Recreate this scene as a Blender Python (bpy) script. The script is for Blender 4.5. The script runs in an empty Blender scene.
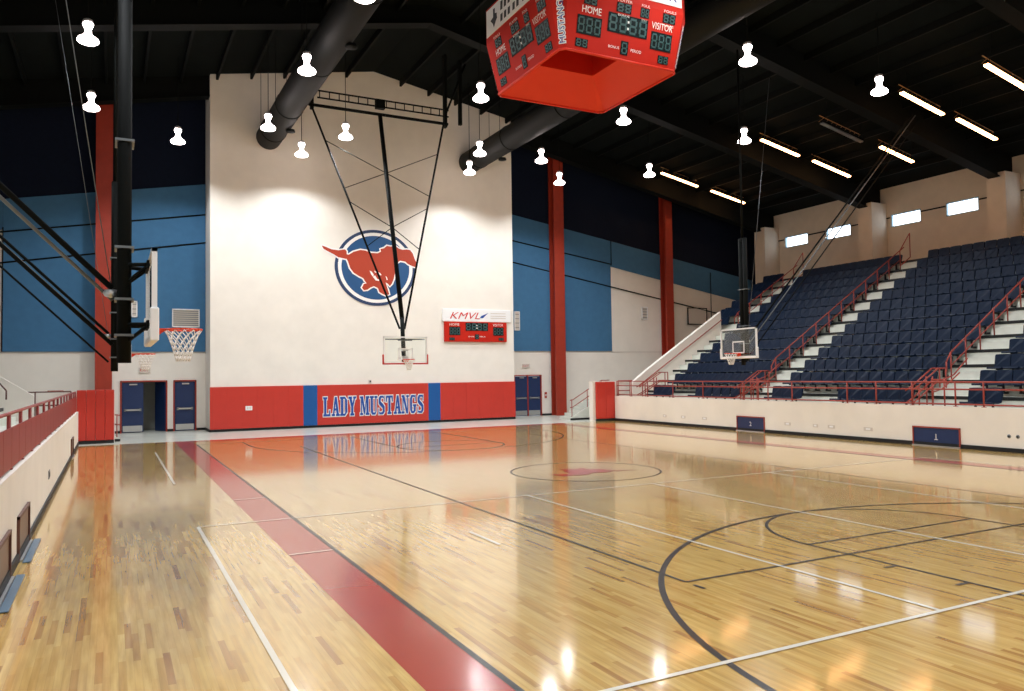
import bpy, math, random
from mathutils import Vector, Matrix
random.seed(7)
PI = math.pi
S = bpy.context.scene
C = S.collection

# ------------------------------------------------------------------ camera, world, exposure, lamps' common values
F_PX, YAW, PITCH, ROLL = 776.44, 0.475978, 0.0370069, -0.0144433
fwd = Vector((math.sin(YAW)*math.cos(PITCH), math.cos(YAW)*math.cos(PITCH), math.sin(PITCH)))
rgt = Vector((math.cos(YAW), -math.sin(YAW), 0)); upv = rgt.cross(fwd)
r2 = rgt*math.cos(ROLL)+upv*math.sin(ROLL); u2 = -rgt*math.sin(ROLL)+upv*math.cos(ROLL)
cd = bpy.data.cameras.new('camera'); cam = bpy.data.objects.new('camera', cd); C.objects.link(cam)
cd.sensor_width = 36; cd.lens = 36*F_PX/1024; cd.clip_start = 0.1; cd.clip_end = 300
mw = Matrix((r2, u2, -fwd)).transposed().to_4x4(); mw.translation = Vector((-10.382, -16.293, 2.409))
cam.matrix_world = mw
S.camera = cam
S.cycles.denoising_prefilter = 'ACCURATE'
S.cycles.sample_clamp_indirect = 4.0
w = bpy.data.worlds.new('world'); S.world = w; w.use_nodes = True
w.node_tree.nodes['Background'].inputs[0].default_value = (0.9, 0.95, 1.0, 1)
w.node_tree.nodes['Background'].inputs[1].default_value = 0.6
S.view_settings.view_transform = 'Standard'; S.view_settings.look = 'None'
S.view_settings.gamma = 1; S.view_settings.use_curve_mapping = False
S.view_settings.exposure = 0.0
LAMP_W = 1040.0          # each high bay lamp
LAMP_Z = 12.35
STRIP_E = 16.0

# ------------------------------------------------------------------ materials
def lin(c):
    return tuple(((v/255)/12.92 if v/255 <= .04045 else ((v/255+.055)/1.055)**2.4) for v in c)
def mat(name, rgb, rough=.6, metal=0, spec=.5, emit=0, noise=0, nscale=6, coat=0, alpha=None, trans=0):
    m = bpy.data.materials.new(name); m.use_nodes = True; n = m.node_tree.nodes; b = n['Principled BSDF']
    c = (*lin(rgb), 1)
    b.inputs['Base Color'].default_value = c
    b.inputs['Roughness'].default_value = rough; b.inputs['Metallic'].default_value = metal
    b.inputs['Specular IOR Level'].default_value = spec
    if coat: b.inputs['Coat Weight'].default_value = coat; b.inputs['Coat Roughness'].default_value = .1
    if emit: b.inputs['Emission Color'].default_value = c; b.inputs['Emission Strength'].default_value = emit
    if trans: b.inputs['Transmission Weight'].default_value = trans
    if noise:
        t = n.new('ShaderNodeTexCoord'); x = n.new('ShaderNodeTexNoise'); x.inputs['Scale'].default_value = nscale
        x.inputs['Detail'].default_value = 4
        r = n.new('ShaderNodeValToRGB'); r.color_ramp.elements[0].position = .3; r.color_ramp.elements[1].position = .7
        r.color_ramp.elements[0].color = tuple(v*(1-noise) for v in c[:3])+(1,)
        r.color_ramp.elements[1].color = tuple(min(1, v*(1+noise)) for v in c[:3])+(1,)
        L = m.node_tree.links
        L.new(t.outputs['Object'], x.inputs['Vector']); L.new(x.outputs['Fac'], r.inputs['Fac']); L.new(r.outputs['Color'], b.inputs['Base Color'])
    return m
M = {}
M['white'] = mat('painted_white_wall', (238, 232, 222), .75, noise=.03, nscale=1.5)
M['beige'] = mat('cream_wall', (226, 214, 198), .8, noise=.04, nscale=2)
M['navy_wall'] = mat('dark_navy_wall', (12, 22, 42), .9, spec=.2, noise=.1)
M['blue_panel'] = mat('blue_acoustic_panel', (62, 112, 152), .9, noise=.06, nscale=3)
M['ceil'] = mat('black_ceiling', (5, 11, 10), .95, spec=.15, noise=.2, nscale=2)
M['steel_black'] = mat('black_steel', (6, 10, 9), .7, spec=.15, noise=.1)
M['duct'] = mat('black_duct', (10, 13, 13), .65, spec=.2, noise=.1)
M['red_col'] = mat('red_column_paint', (160, 50, 30), .5, noise=.08, nscale=4)
M['red_pad'] = mat('red_vinyl_pad', (196, 52, 40), .45, noise=.03, nscale=3)
M['blue_pad'] = mat('blue_vinyl_pad', (8, 84, 152), .45)
M['red_rail'] = mat('red_rail_paint', (158, 62, 48), .45)
M['red_panel'] = mat('dark_red_panel', (150, 50, 42), .4, noise=.06)
M['rail_brown'] = mat('brown_rail_paint', (96, 58, 46), .5)
M['seat'] = mat('navy_seat_plastic', (7, 29, 54), .42, spec=.22, noise=.08, nscale=9)
M['seat_metal'] = mat('seat_bracket_metal', (14, 18, 26), .6)
M['door'] = mat('navy_door_paint', (24, 48, 92), .4, noise=.05)
M['black'] = mat('black_rubber', (14, 16, 18), .6)
M['chrome'] = mat('brushed_metal', (200, 204, 206), .3, metal=.8)
M['grey_metal'] = mat('grey_metal', (120, 126, 130), .4, metal=.5)
M['white_paint'] = mat('white_enamel', (244, 244, 244), .35)
M['offwhite'] = mat('off_white_plate', (214, 206, 196), .6)
M['orange'] = mat('orange_rim_paint', (235, 70, 30), .35)
M['net'] = mat('white_net_cord', (246, 244, 240), .8)
M['glass'] = mat('clear_board_glass', (250, 255, 253), .03, trans=1.0)
M['sb_red'] = mat('scoreboard_red', (190, 34, 18), .7, spec=.2, noise=.04, nscale=3)
M['sb_redin'] = mat('scoreboard_inside_red', (220, 46, 20), .5)  # brighter copy of the scoreboard red, bounced light put into the colour
M['digit'] = mat('dark_digit_panel', (18, 34, 36), .25)
M['segment'] = mat('unlit_segment', (52, 84, 84), .4)
M['ink_white'] = mat('white_lettering', (245, 242, 238), .5)
M['ink_blue'] = mat('blue_lettering', (28, 78, 160), .5)
M['ink_red'] = mat('red_lettering', (205, 40, 40), .5)
M['ink_dark'] = mat('dark_lettering', (20, 26, 34), .5)
M['logo_red'] = mat('logo_orange_red', (176, 58, 28), .6)
M['logo_blue'] = mat('logo_blue', (26, 80, 130), .6)
M['logo_navy'] = mat('logo_navy', (36, 60, 98), .6)
M['riser'] = mat('white_painted_steps', (222, 224, 214), .7, noise=.05, nscale=3)
M['nosing'] = mat('black_step_nosing', (18, 22, 22), .6)
M['slab'] = mat('pale_grey_tile', (205, 208, 198), .22, noise=.05, nscale=1.2)
M['lamp'] = mat('lamp_glow', (255, 240, 236), .5, emit=14)
M['lamp_top'] = mat('lamp_ballast', (200, 200, 205), .4, metal=.3)
M['tube'] = mat('warm_tube_glow', (255, 186, 124), .5, emit=STRIP_E)
M['strip_wire'] = mat('strip_reflector', (206, 150, 96), .35, metal=.6)
M['window'] = mat('daylight_glass', (236, 246, 255), .3, emit=3.2)
M['win_frame'] = mat('window_frame_pale_blue', (158, 186, 200), .5)
M['hatch_brown'] = mat('brown_hatch_board', (112, 84, 66), .4)
M['mat_blue'] = mat('dull_blue_mat', (84, 112, 134), .35)  # colour of the painted floor reflection at the left hatches
M['line_black'] = mat('court_black_paint', (24, 22, 22), .3, coat=.15)
M['line_white'] = mat('court_white_paint', (236, 230, 215), .16, coat=.4)
M['line_red'] = mat('court_red_paint', (172, 58, 44), .2, coat=.4)
M['line_pink'] = mat('court_mustang_paint', (190, 70, 66), .16, coat=.4)

def wood():
    m = bpy.data.materials.new('maple_floor'); m.use_nodes = True
    N = m.node_tree.nodes; L = m.node_tree.links; b = N['Principled BSDF']
    def math_(op, a=None, bb=None, c=None):
        n = N.new('ShaderNodeMath'); n.operation = op
        for i, v in enumerate((a, bb, c)):
            if v is None: continue
            if isinstance(v, (int, float)): n.inputs[i].default_value = v
            else: L.new(v, n.inputs[i])
        return n.outputs[0]
    t = N.new('ShaderNodeTexCoord'); sp = N.new('ShaderNodeSeparateXYZ'); L.new(t.outputs['Object'], sp.inputs[0])
    X, Y = sp.outputs['X'], sp.outputs['Y']
    rowf = math_('DIVIDE', X, .058); row = math_('FLOOR', rowf)
    wn = N.new('ShaderNodeTexWhiteNoise'); wn.noise_dimensions = '1D'; L.new(row, wn.inputs['W'])
    yy = math_('ADD', math_('DIVIDE', Y, .8), math_('MULTIPLY', wn.outputs['Value'], 9.0)); col = math_('FLOOR', yy)
    cb = N.new('ShaderNodeCombineXYZ'); L.new(row, cb.inputs[0]); L.new(col, cb.inputs[1])
    w2 = N.new('ShaderNodeTexWhiteNoise'); w2.noise_dimensions = '2D'; L.new(cb.outputs[0], w2.inputs['Vector'])
    r = N.new('ShaderNodeValToRGB'); e = r.color_ramp.elements
    e[0].position = 0; e[0].color = (*lin((176, 126, 58)), 1)
    e[1].position = 1; e[1].color = (*lin((230, 194, 116)), 1)
    for p, c in ((.035, (188, 140, 68)), (.14, (208, 164, 84)), (.35, (219, 178, 98)), (.7, (225, 188, 108)), (.88, (214, 172, 90))):
        k = e.new(p); k.color = (*lin(c), 1)
    L.new(w2.outputs['Value'], r.inputs['Fac'])
    mp = N.new('ShaderNodeMapping'); mp.inputs['Scale'].default_value = (14, .9, 1); L.new(t.outputs['Object'], mp.inputs['Vector'])
    ns = N.new('ShaderNodeTexNoise'); ns.inputs['Scale'].default_value = 1.6; ns.inputs['Detail'].default_value = 5; L.new(mp.outputs[0], ns.inputs['Vector'])
    mr = N.new('ShaderNodeMapRange'); mr.inputs[1].default_value = .35; mr.inputs[2].default_value = .72
    mr.inputs[3].default_value = 1.08; mr.inputs[4].default_value = .78; L.new(ns.outputs['Fac'], mr.inputs[0])
    mx = N.new('ShaderNodeMix'); mx.data_type = 'RGBA'; mx.blend_type = 'MULTIPLY'; mx.inputs['Factor'].default_value = 1
    L.new(r.outputs['Color'], mx.inputs['A'])
    cc = N.new('ShaderNodeCombineColor')
    L.new(mr.outputs[0], cc.inputs[0]); L.new(math_('POWER', mr.outputs[0], 1.25), cc.inputs[1]); L.new(math_('POWER', mr.outputs[0], 1.7), cc.inputs[2])
    L.new(cc.outputs[0], mx.inputs['B'])
    fr = math_('FRACT', rowf); seam = math_('LESS_THAN', fr, .06)
    mx2 = N.new('ShaderNodeMix'); mx2.data_type = 'RGBA'; L.new(math_('MULTIPLY', seam, .2), mx2.inputs['Factor'])
    L.new(mx.outputs['Result'], mx2.inputs['A']); mx2.inputs['B'].default_value = (*lin((120, 80, 40)), 1)
    L.new(mx2.outputs['Result'], b.inputs['Base Color'])
    b.inputs['Roughness'].default_value = .24
    b.inputs['Specular IOR Level'].default_value = .5
    b.inputs['Coat Weight'].default_value = 1; b.inputs['Coat IOR'].default_value = 1.55; b.inputs['Coat Roughness'].default_value = .085
    nb = N.new('ShaderNodeTexNoise'); nb.inputs['Scale'].default_value = .9; nb.inputs['Detail'].default_value = 2
    mp2 = N.new('ShaderNodeMapping'); mp2.inputs['Scale'].default_value = (4, 1, 1); L.new(t.outputs['Object'], mp2.inputs['Vector']); L.new(mp2.outputs[0], nb.inputs['Vector'])
    bp = N.new('ShaderNodeBump'); bp.inputs['Strength'].default_value = .05; bp.inputs['Distance'].default_value = .01
    L.new(nb.outputs['Fac'], bp.inputs['Height']); L.new(bp.outputs[0], b.inputs['Normal']); L.new(bp.outputs[0], b.inputs['Coat Normal'])
    return m
M['wood'] = wood()

# ------------------------------------------------------------------ mesh builder
class MB:
    def __init__(s): s.v = []; s.f = []; s.m = []; s.mats = []; s.smooth = []
    def mi(s, m):
        if m not in s.mats: s.mats.append(m)
        return s.mats.index(m)
    def face(s, pts, m, sm=False):
        i = len(s.v); s.v += [tuple(p) for p in pts]; s.f.append(tuple(range(i, i+len(pts)))); s.m.append(s.mi(m)); s.smooth.append(sm)
    def faces(s, pts, fs, m, sm=False):
        i = len(s.v); s.v += [tuple(p) for p in pts]; k = s.mi(m)
        for f in fs: s.f.append(tuple(a+i for a in f)); s.m.append(k); s.smooth.append(sm)
        return s
    def box(s, a, b, m, T=None):
        x0, y0, z0 = a; x1, y1, z1 = b
        if x0 > x1: x0, x1 = x1, x0
        if y0 > y1: y0, y1 = y1, y0
        if z0 > z1: z0, z1 = z1, z0
        p = [(x0,y0,z0),(x1,y0,z0),(x1,y1,z0),(x0,y1,z0),(x0,y0,z1),(x1,y0,z1),(x1,y1,z1),(x0,y1,z1)]
        if T: p = [tuple(T @ Vector(q)) for q in p]
        return s.faces(p, [(0,3,2,1),(4,5,6,7),(0,1,5,4),(1,2,6,5),(2,3,7,6),(3,0,4,7)], m)
    def cbox(s, a, b, m, c=.02):
        # box with chamfered edges
        x0, y0, z0 = [min(p) for p in zip(a, b)]; x1, y1, z1 = [max(p) for p in zip(a, b)]
        c = min(c, (x1-x0)*.45, (y1-y0)*.45, (z1-z0)*.45)
        rings = []
        for z, i in ((z0, c), (z0+c, 0), (z1-c, 0), (z1, c)):
            X0, X1, Y0, Y1 = x0+i, x1-i, y0+i, y1-i; k = c
            rings.append([(X0+k,Y0,z),(X1-k,Y0,z),(X1,Y0+k,z),(X1,Y1-k,z),(X1-k,Y1,z),(X0+k,Y1,z),(X0,Y1-k,z),(X0,Y0+k,z)] if (X1-X0) > 2*k and (Y1-Y0) > 2*k
                         else [(X0,Y0,z),(X1,Y0,z),(X1,Y0,z),(X1,Y1,z),(X1,Y1,z),(X0,Y1,z),(X0,Y1,z),(X0,Y0,z)])
        pts = [p for r in rings for p in r]; fs = [tuple(range(7, -1, -1)), tuple(range(24, 32))]
        for r in range(3):
            for k in range(8): fs.append((r*8+k, r*8+(k+1) % 8, (r+1)*8+(k+1) % 8, (r+1)*8+k))
        return s.faces(pts, fs, m)
    def tube(s, a, b, r, m, n=8, r2=None):
        a = Vector(a); b = Vector(b); d = (b-a)
        if d.length < 1e-6: return s
        d.normalize(); u = d.orthogonal().normalized(); v = d.cross(u); r2 = r if r2 is None else r2
        pts = [a+(u*math.cos(2*PI*k/n)+v*math.sin(2*PI*k/n))*r for k in range(n)]+[b+(u*math.cos(2*PI*k/n)+v*math.sin(2*PI*k/n))*r2 for k in range(n)]
        i = len(s.v)
        s.faces(pts, [(k, (k+1) % n, n+(k+1) % n, n+k) for k in range(n)], m, True)
        k = s.mi(m)
        s.f += [tuple(i+q for q in range(n-1, -1, -1)), tuple(i+n+q for q in range(n))]; s.m += [k, k]; s.smooth += [False, False]
        return s
    def path(s, pts, r, m, n=6):
        for a, b in zip(pts, pts[1:]): s.tube(a, b, r, m, n)
        return s
    def prism(s, poly, n, d, m, side=None):
        """closed polygon (list of Vector) extruded by d along unit vector n"""
        poly = [Vector(p) for p in poly]; n = Vector(n); q = [p+n*d for p in poly]; k = len(poly); i = len(s.v)
        s.v += [tuple(p) for p in poly+q]; mi = s.mi(m); sm = s.mi(side or m)
        s.f += [tuple(i+j for j in range(k-1, -1, -1)), tuple(i+k+j for j in range(k))]; s.m += [mi, mi]; s.smooth += [False, False]
        for j in range(k): s.f.append((i+j, i+(j+1) % k, i+k+(j+1) % k, i+k+j)); s.m.append(sm); s.smooth.append(False)
        return s
    def lathe(s, prof, m, c=(0,0,0), n=16, axis='z', smooth=True):
        pts = []
        for r, z in prof:
            for k in range(n):
                a = 2*PI*k/n; x, y = r*math.cos(a), r*math.sin(a)
                p = (x, y, z) if axis == 'z' else ((x, z, y) if axis == 'y' else (z, x, y))
                pts.append((p[0]+c[0], p[1]+c[1], p[2]+c[2]))
        fs = []
        for j in range(len(prof)-1):
            for k in range(n): fs.append((j*n+k, j*n+(k+1) % n, (j+1)*n+(k+1) % n, (j+1)*n+k))
        return s.faces(pts, fs, m, smooth)
    def mesh(s, name):
        me = bpy.data.meshes.new(name); me.from_pydata(s.v, [], s.f)
        for m in s.mats: me.materials.append(m)
        me.polygons.foreach_set('material_index', s.m); me.polygons.foreach_set('use_smooth', s.smooth); me.update()
        return me
    def obj(s, name, parent=None, label=None):
        o = bpy.data.objects.new(name, s.mesh(name)); C.objects.link(o)
        if parent: o.parent = parent
        if label: o['label'] = label
        return o
def tag(o, label, cat, group=None, kind=None):
    o['label'] = label; o['category'] = cat
    if group: o['group'] = group
    if kind: o['kind'] = kind
    return o
def struct(o): o['kind'] = 'structure'; return o
def thing(name, label, cat, loc=(0,0,0), group=None):
    o = bpy.data.objects.new(name, None); C.objects.link(o); o.location = loc; o.empty_display_size = .2
    return tag(o, label, cat, group)
def textmesh(txt, size, m, O, U, V, shear=0, bold=0, ext=.004, sx=1.0, spacing=1.0):
    """built-in font text laid with lower left corner O, right axis U, up axis V; returns a mesh builder"""
    cu = bpy.data.curves.new('t', 'FONT'); cu.body = txt; cu.size = size; cu.extrude = 0; cu.shear = shear; cu.offset = bold; cu.space_character = spacing
    cu.resolution_u = 2
    ob = bpy.data.objects.new('t', cu); C.objects.link(ob); dg = bpy.context.evaluated_depsgraph_get(); dg.update()
    me = bpy.data.meshes.new_from_object(ob.evaluated_get(dg))
    U = Vector(U).normalized(); V = Vector(V).normalized(); n = U.cross(V); O = Vector(O)
    b = MB(); pts = [O+U*(v.co.x*sx)+V*v.co.y+n*ext for v in me.vertices]
    b.faces(pts, [tuple(p.vertices) for p in me.polygons], m)
    wdt = max((v.co.x for v in me.vertices), default=0)*sx
    bpy.data.objects.remove(ob); bpy.data.meshes.remove(me); bpy.data.curves.remove(cu)
    return b, wdt

# ------------------------------------------------------------------ main dimensions
XL, XR = -11.5, 12.2             # faces of the low stand walls
YB, YW = 21.0, 23.0              # projecting block, recessed end wall
BX0, BX1 = -6.45, 8.95
PX, PZ, SL = 1.25, 17.7, .182    # roof ridge
def roof(x): return PZ-SL*abs(x-PX)
YBACK = -24.5
XW, XWL = 28.8, -28.1
STEP0, TREAD, RISE, BASE = 13.6, .82, .506, 1.5
LS0 = -13.7                     # first step of the left stand

# ------------------------------------------------------------------ floor with its painted markings (one mesh)
fb = MB(); ZC = [0.0]
fb.box((XL, YBACK, -.1), (XR, 16.3, 0), M['wood'])
fb.box((XWL, 16.3, -.1), (XW, YW+3, -.0005), M['slab'])
fb.box((XWL, YBACK, -.1), (XL, 16.3, -.001), M['slab'])
fb.box((XR, YBACK, -.1), (XW, 16.3, -.001), M['slab'])
def rect(x0, y0, x1, y1, m, z=.0015): fb.face([(x0,y0,z),(x1,y0,z),(x1,y1,z),(x0,y1,z)], m)
def hline(x0, x1, y, m, wd=.05, z=.003):
    ZC[0] += .00006; z += ZC[0]; rect(x0, y-wd/2, x1, y+wd/2, m, z)
def vline(x, y0, y1, m, wd=.05, z=.003):
    ZC[0] += .00006; z += ZC[0]; rect(x-wd/2, y0, x+wd/2, y1, m, z)
def arc(cx, cy, r, a0, a1, m, wd=.05, z=.003, n=64):
    ZC[0] += .00006; z += ZC[0]
    for k in range(n):
        a, b = math.radians(a0+(a1-a0)*k/n), math.radians(a0+(a1-a0)*(k+1)/n)
        fb.face([(cx+(r-wd/2)*math.cos(a), cy+(r-wd/2)*math.sin(a), z), (cx+(r+wd/2)*math.cos(a), cy+(r+wd/2)*math.sin(a), z),
                 (cx+(r+wd/2)*math.cos(b), cy+(r+wd/2)*math.sin(b), z), (cx+(r-wd/2)*math.cos(b), cy+(r-wd/2)*math.sin(b), z)], m)
K, Wh, Rd = M['line_black'], M['line_white'], M['line_red']
rect(-8.24, YBACK, -7.64, 16.3, Rd); rect(8.45, YBACK, 8.95, 16.3, Rd); rect(-7.64, 15.6, 8.45, 16.3, Rd)
vline(-7.61, -14.33, 14.33, K, .06); vline(8.42, -14.33, 14.33, K, .05)
hline(-7.61, 8.42, 14.33, K); hline(-7.61, 8.42, -14.33, K)
arc(0, 0, 1.83, 0, 360, K, .05)
for sgn in (-1, 1):
    ft = sgn*8.535
    hline(-1.83, 1.83, ft, K); vline(-1.83, min(ft, sgn*14.33), max(ft, sgn*14.33), K); vline(1.83, min(ft, sgn*14.33), max(ft, sgn*14.33), K)
    arc(0, ft, 1.83, 0, 360 if sgn > 0 else 180, K)
    a0 = math.degrees(math.acos(5.98/6.02))
    if sgn < 0: arc(0, -12.73, 6.02, 0, 180, K, .07)
    else: arc(0, 12.73, 6.02, 180, 360, K, .05)
    for x in (-6.02, 6.02): vline(x, min(sgn*12.73, sgn*14.33), max(sgn*12.73, sgn*14.33), K)
    for yy in (9.9, 10.8, 11.7, 12.5):
        hline(-2.05, -1.83, sgn*yy, K); hline(1.83, 2.05, sgn*yy, K)
vline(-4.53, -9.2, 11.3, K, .045); hline(-4.53, 4.53, -9.2, K, .045); vline(4.53, -9.2, 11.3, K, .03)
vline(-4.53, -9.52, -9.34, K, .05)
for x in (-9.13, 9.13): vline(x, -11.3, -2.66, Wh, .055, .0045)
hline(-9.13, 9.13, -2.66, Wh, .05, .0045); hline(-9.13, 9.13, -11.3, Wh, .055, .0045)
for x in (-3.06, 0, 3.4): vline(x, -11.3, -2.66, Wh, .05, .0045)
vline(-9.1, 3.1, 12.0, Wh, .055, .0045)
hline(-8.24, -7.64, -5.45, Wh, .05, .0045); hline(-8.24, -7.64, -.05, Wh, .05, .0045)
vline(-5.5, -6.35, -5.3, Wh, .06, .0045)
rect(-8.0, 16.32, -11.5, 16.5, Wh, .0015)
# the running horse, traced once and used on the floor and on the wall
HORSE = [(22,215),(45,222),(90,240),(140,245),(190,235),(200,250),(200,272),(215,275),(250,250),(300,232),(340,235),(380,250),(430,250),(455,235),
 (450,215),(480,205),(500,185),(530,190),(560,180),(590,200),(620,210),(650,205),(680,208),(700,235),(715,280),(740,325),(735,350),(700,340),
 (665,325),(640,305),(600,300),(575,320),(565,350),(560,400),(550,450),(535,490),(520,510),(505,490),(488,482),(505,540),(515,575),(490,585),
 (465,575),(440,560),(430,530),(400,515),(375,525),(350,545),(325,550),(310,530),(325,500),(345,495),(335,480),(320,455),(290,440),(250,415),
 (225,380),(210,330),(200,310),(170,305),(140,300),(110,280),(60,255),(35,240)]
def tri_poly(b, poly2, fn, m):
    from mathutils.geometry import tessellate_polygon
    tr = tessellate_polygon([[Vector((x, y, 0)) for x, y in poly2]])
    b.faces([fn(x, y) for x, y in poly2], [tuple(t) for t in tr], m)
def offset_poly(P, d):
    out = []; n = len(P); ar = sum(P[i][0]*P[(i+1) % n][1]-P[(i+1) % n][0]*P[i][1] for i in range(n))
    s = 1 if ar > 0 else -1
    for i in range(n):
        a, b, c = Vector(P[i-1]), Vector(P[i]), Vector(P[(i+1) % n])
        e1 = (b-a).normalized(); e2 = (c-b).normalized(); n1 = Vector((e1.y, -e1.x))*s; n2 = Vector((e2.y, -e2.x))*s
        q = (n1+n2); q = q.normalized() if q.length > .2 else n1
        out.append((b.x+q.x*d, b.y+q.y*d))
    return out
tri_poly(fb, HORSE, lambda x, y: (-(x-381)/718*2.3+.05, (y-385)/718*2.3, .0045), M['line_pink'])
floor = struct(fb.obj('floor'))

# ------------------------------------------------------------------ end walls
b = MB()
b.prism([(BX0,YB,0),(BX1,YB,0),(BX1,YB,roof(BX1)),(PX,YB,PZ),(BX0,YB,roof(BX0))], (0,1,0), YW-YB+.4, M['white'])
struct(b.obj('wall_front_block'))
def sloped(x0, x1, z0a, z0b, z1a, z1b, y, d, m):   # quad slab on the end wall
    q = MB(); q.prism([(x0,y,z0a),(x1,y,z0b),(x1,y,z1b),(x0,y,z1a)], (0,1,0), d, m); return q
# left recess: opening for the doors
b = MB()
DZ = 2.36
def wallseg(b, x0, x1, z0, z1, m=M['white']): b.box((x0,YW,z0),(x1,YW+.3,z1), m)
wallseg(b, XWL, -10.05, 0, DZ); wallseg(b, -8.1, -7.85, 0, DZ); wallseg(b, -6.85, BX0, 0, DZ)
wallseg(b, XWL, BX0, DZ, 9.0)
b.prism([(XWL,YW,9.0),(BX0,YW,9.0),(BX0,YW,roof(BX0)),(XWL,YW,roof(XWL))], (0,1,0), .3, M['navy_wall'])
wl = struct(b.obj('wall_front_left'))
b = MB()
wallseg(b, BX1, 9.95, 0, DZ); wallseg(b, 11.75, XW, 0, DZ); wallseg(b, BX1, XW, DZ, 7.4)
b.prism([(BX1,YW,7.4),(XW,YW,7.4),(XW,YW,roof(XW)),(BX1,YW,roof(BX1))], (0,1,0), .3, M['navy_wall'])
wr = struct(b.obj('wall_front_right'))
def on_wall(mb, name, x0, x1, label=None, parent=None):
    return mb.obj(name, parent, label)
q = sloped(-14.55, BX0-.01, 3.68, 3.68, 10.22, 11.66, YW-.06, .05, M['blue_panel'])
tag(q.obj('acoustic_panel'), 'tall blue acoustic wall panel behind the side basket, left of the central white wall', 'wall panel')
q = MB(); q.prism([(XWL+.6,YW-.06,6.7),(-14.56,YW-.06,8.9),(-14.56,YW-.06,10.22),(XWL+.6,YW-.06,8.0)], (0,1,0), .04, M['blue_panel'])
tag(q.obj('acoustic_panel'), 'narrow sloping blue wall band beyond the tall panel, above the left stand', 'wall panel')
q = MB(); q.prism([(BX1+.01,YW-.06,3.73),(16.7,YW-.06,3.73),(16.7,YW-.06,10.47),(BX1+.01,YW-.06,11.72)], (0,1,0), .05, M['blue_panel'])
tag(q.obj('acoustic_panel'), 'tall blue acoustic wall panel around the red column, right of the central white wall', 'wall panel')
q = MB(); q.prism([(16.71,YW-.06,8.91),(XW-.6,YW-.06,6.9),(XW-.6,YW-.06,8.55),(16.71,YW-.06,10.47)], (0,1,0), .05, M['blue_panel'])
tag(q.obj('acoustic_panel'), 'sloping blue wall band running down towards the corner above the right seats', 'wall panel')
# cream wall area under the sloping band
q = MB(); q.prism([(16.72,YW-.008,3.7),(XW,YW-.008,3.7),(XW,YW-.008,6.85),(16.72,YW-.008,8.91)], (0,1,0), .007, M['white']); struct(q.obj('wall_front_right_cladding'))
# joint lines
q = MB()
for a, c in (((BX1,10.2),(16.7,9.05)), ((BX1,8.98),(XW,5.6)), ((-14.9,8.75),(BX0,10.2)), ((-14.9,7.42),(BX0,8.86))):
    q.tube((a[0],YW-.07,a[1]),(c[0],YW-.07,c[1]),.035,M['steel_black'],6)
for x, z0, z1 in ((16.75,9.0,10.5),(-14.55,3.68,9.0),(24.6,3.7,8.9)): q.tube((x,YW-.07,z0),(x,YW-.07,z1),.025,M['steel_black'],6)
struct(q.obj('trim_1'))
q = MB(); q.box((BX1,YW-.02,3.66),(XW,YW,3.7),M['offwhite']); q.box((XWL,YW-.02,3.62),(BX0,YW,3.66),M['offwhite']); struct(q.obj('trim_2'))
# black bases
q = MB()
for x0, x1, y0, y1 in ((BX0-.02,BX1+.02,YB-.03,YB),(BX0-.03,BX0,YB-.03,YW),(BX1,BX1+.03,YB-.03,YW),(-10.5,-10.05,YW-.03,YW),(-8.1,-7.85,YW-.03,YW),(-6.85,BX0,YW-.03,YW),(BX1,9.95,YW-.03,YW),(11.75,14,YW-.03,YW)):
    q.box((x0,y0,0),(x1,y1,.11),M['black'])
struct(q.obj('baseboard_front'))
for lab, x0, x1, dep in (('column_left', -11.05, -10.38, .55), ('column_middle', 12.36, 13.02, .6), ('column_right', 20.45, 21.0, .6)):
    q = MB(); t = .12; y0 = YW-dep-.1
    q.box((x0,y0,0),(x1,y0+t,roof(x0)-.1),M['red_col']); q.box((x0,YW-.18,0),(x1,YW-.1,roof(x0)-.1),M['red_col']); q.box((x0+.26,y0+t,0),(x1-.26,YW-.18,roof(x0)-.1),M['red_col'])
    struct(q.obj(lab))

# ------------------------------------------------------------------ side and rear walls, ceiling
def side_wall(x, xo, name, wins):
    b = MB(); Z0, Z1 = 10.4, 11.12; zt = roof(x)
    b.box((x,YBACK,0),(xo,YW+.3,Z0),M['beige']); b.box((x,YBACK,Z1),(xo,YW+.3,zt),M['beige'])
    ys = [YBACK]
    for a, c in sorted(wins): ys += [a, c]
    ys.append(YW+.3)
    for k in range(0, len(ys), 2): b.box((x,ys[k],Z0),(xo,ys[k+1],Z1),M['beige'])
    struct(b.obj(name))
wr_ = [(18.56,20.45),(15.34,17.17),(10.82,12.66),(7.64,9.4),(3.2,5.0),(.1,1.9),(-4.6,-2.8),(-7.7,-5.9),(-12.3,-10.5),(-15.4,-13.6)]
side_wall(XW, XW+.3, 'wall_right', wr_)
side_wall(XWL, XWL-.3, 'wall_left', wr_)
k = 0
for x, s in ((XW, 1), (XWL, -1)):
    for a, c in wr_:
        k += 1
        q = MB(); xx = x+s*.16
        q.box((xx,a,10.4),(xx+s*.03,c,11.12),M['window'])
        o = struct(q.obj('window_%d' % k))
        q = MB(); e = .05
        for A, B in (((x,a,10.4),(x+s*.16,a+e,11.12)),((x,c-e,10.4),(x+s*.16,c,11.12)),((x,a,10.4),(x+s*.16,c,10.4+e)),((x,a,11.12-e),(x+s*.16,c,11.12))): q.box(A,B,M['win_frame'])
        q.obj('window_frame', o)
q = MB(); q.box((XWL,YBACK-.3,0),(XW,YBACK,9),M['white'])
q.prism([(XWL,YBACK-.3,9),(XW,YBACK-.3,9),(XW,YBACK-.3,roof(XW)),(PX,YBACK-.3,PZ),(XWL,YBACK-.3,roof(XWL))],(0,1,0),.3,M['navy_wall']); struct(q.obj('wall_rear'))
q = MB()
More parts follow.
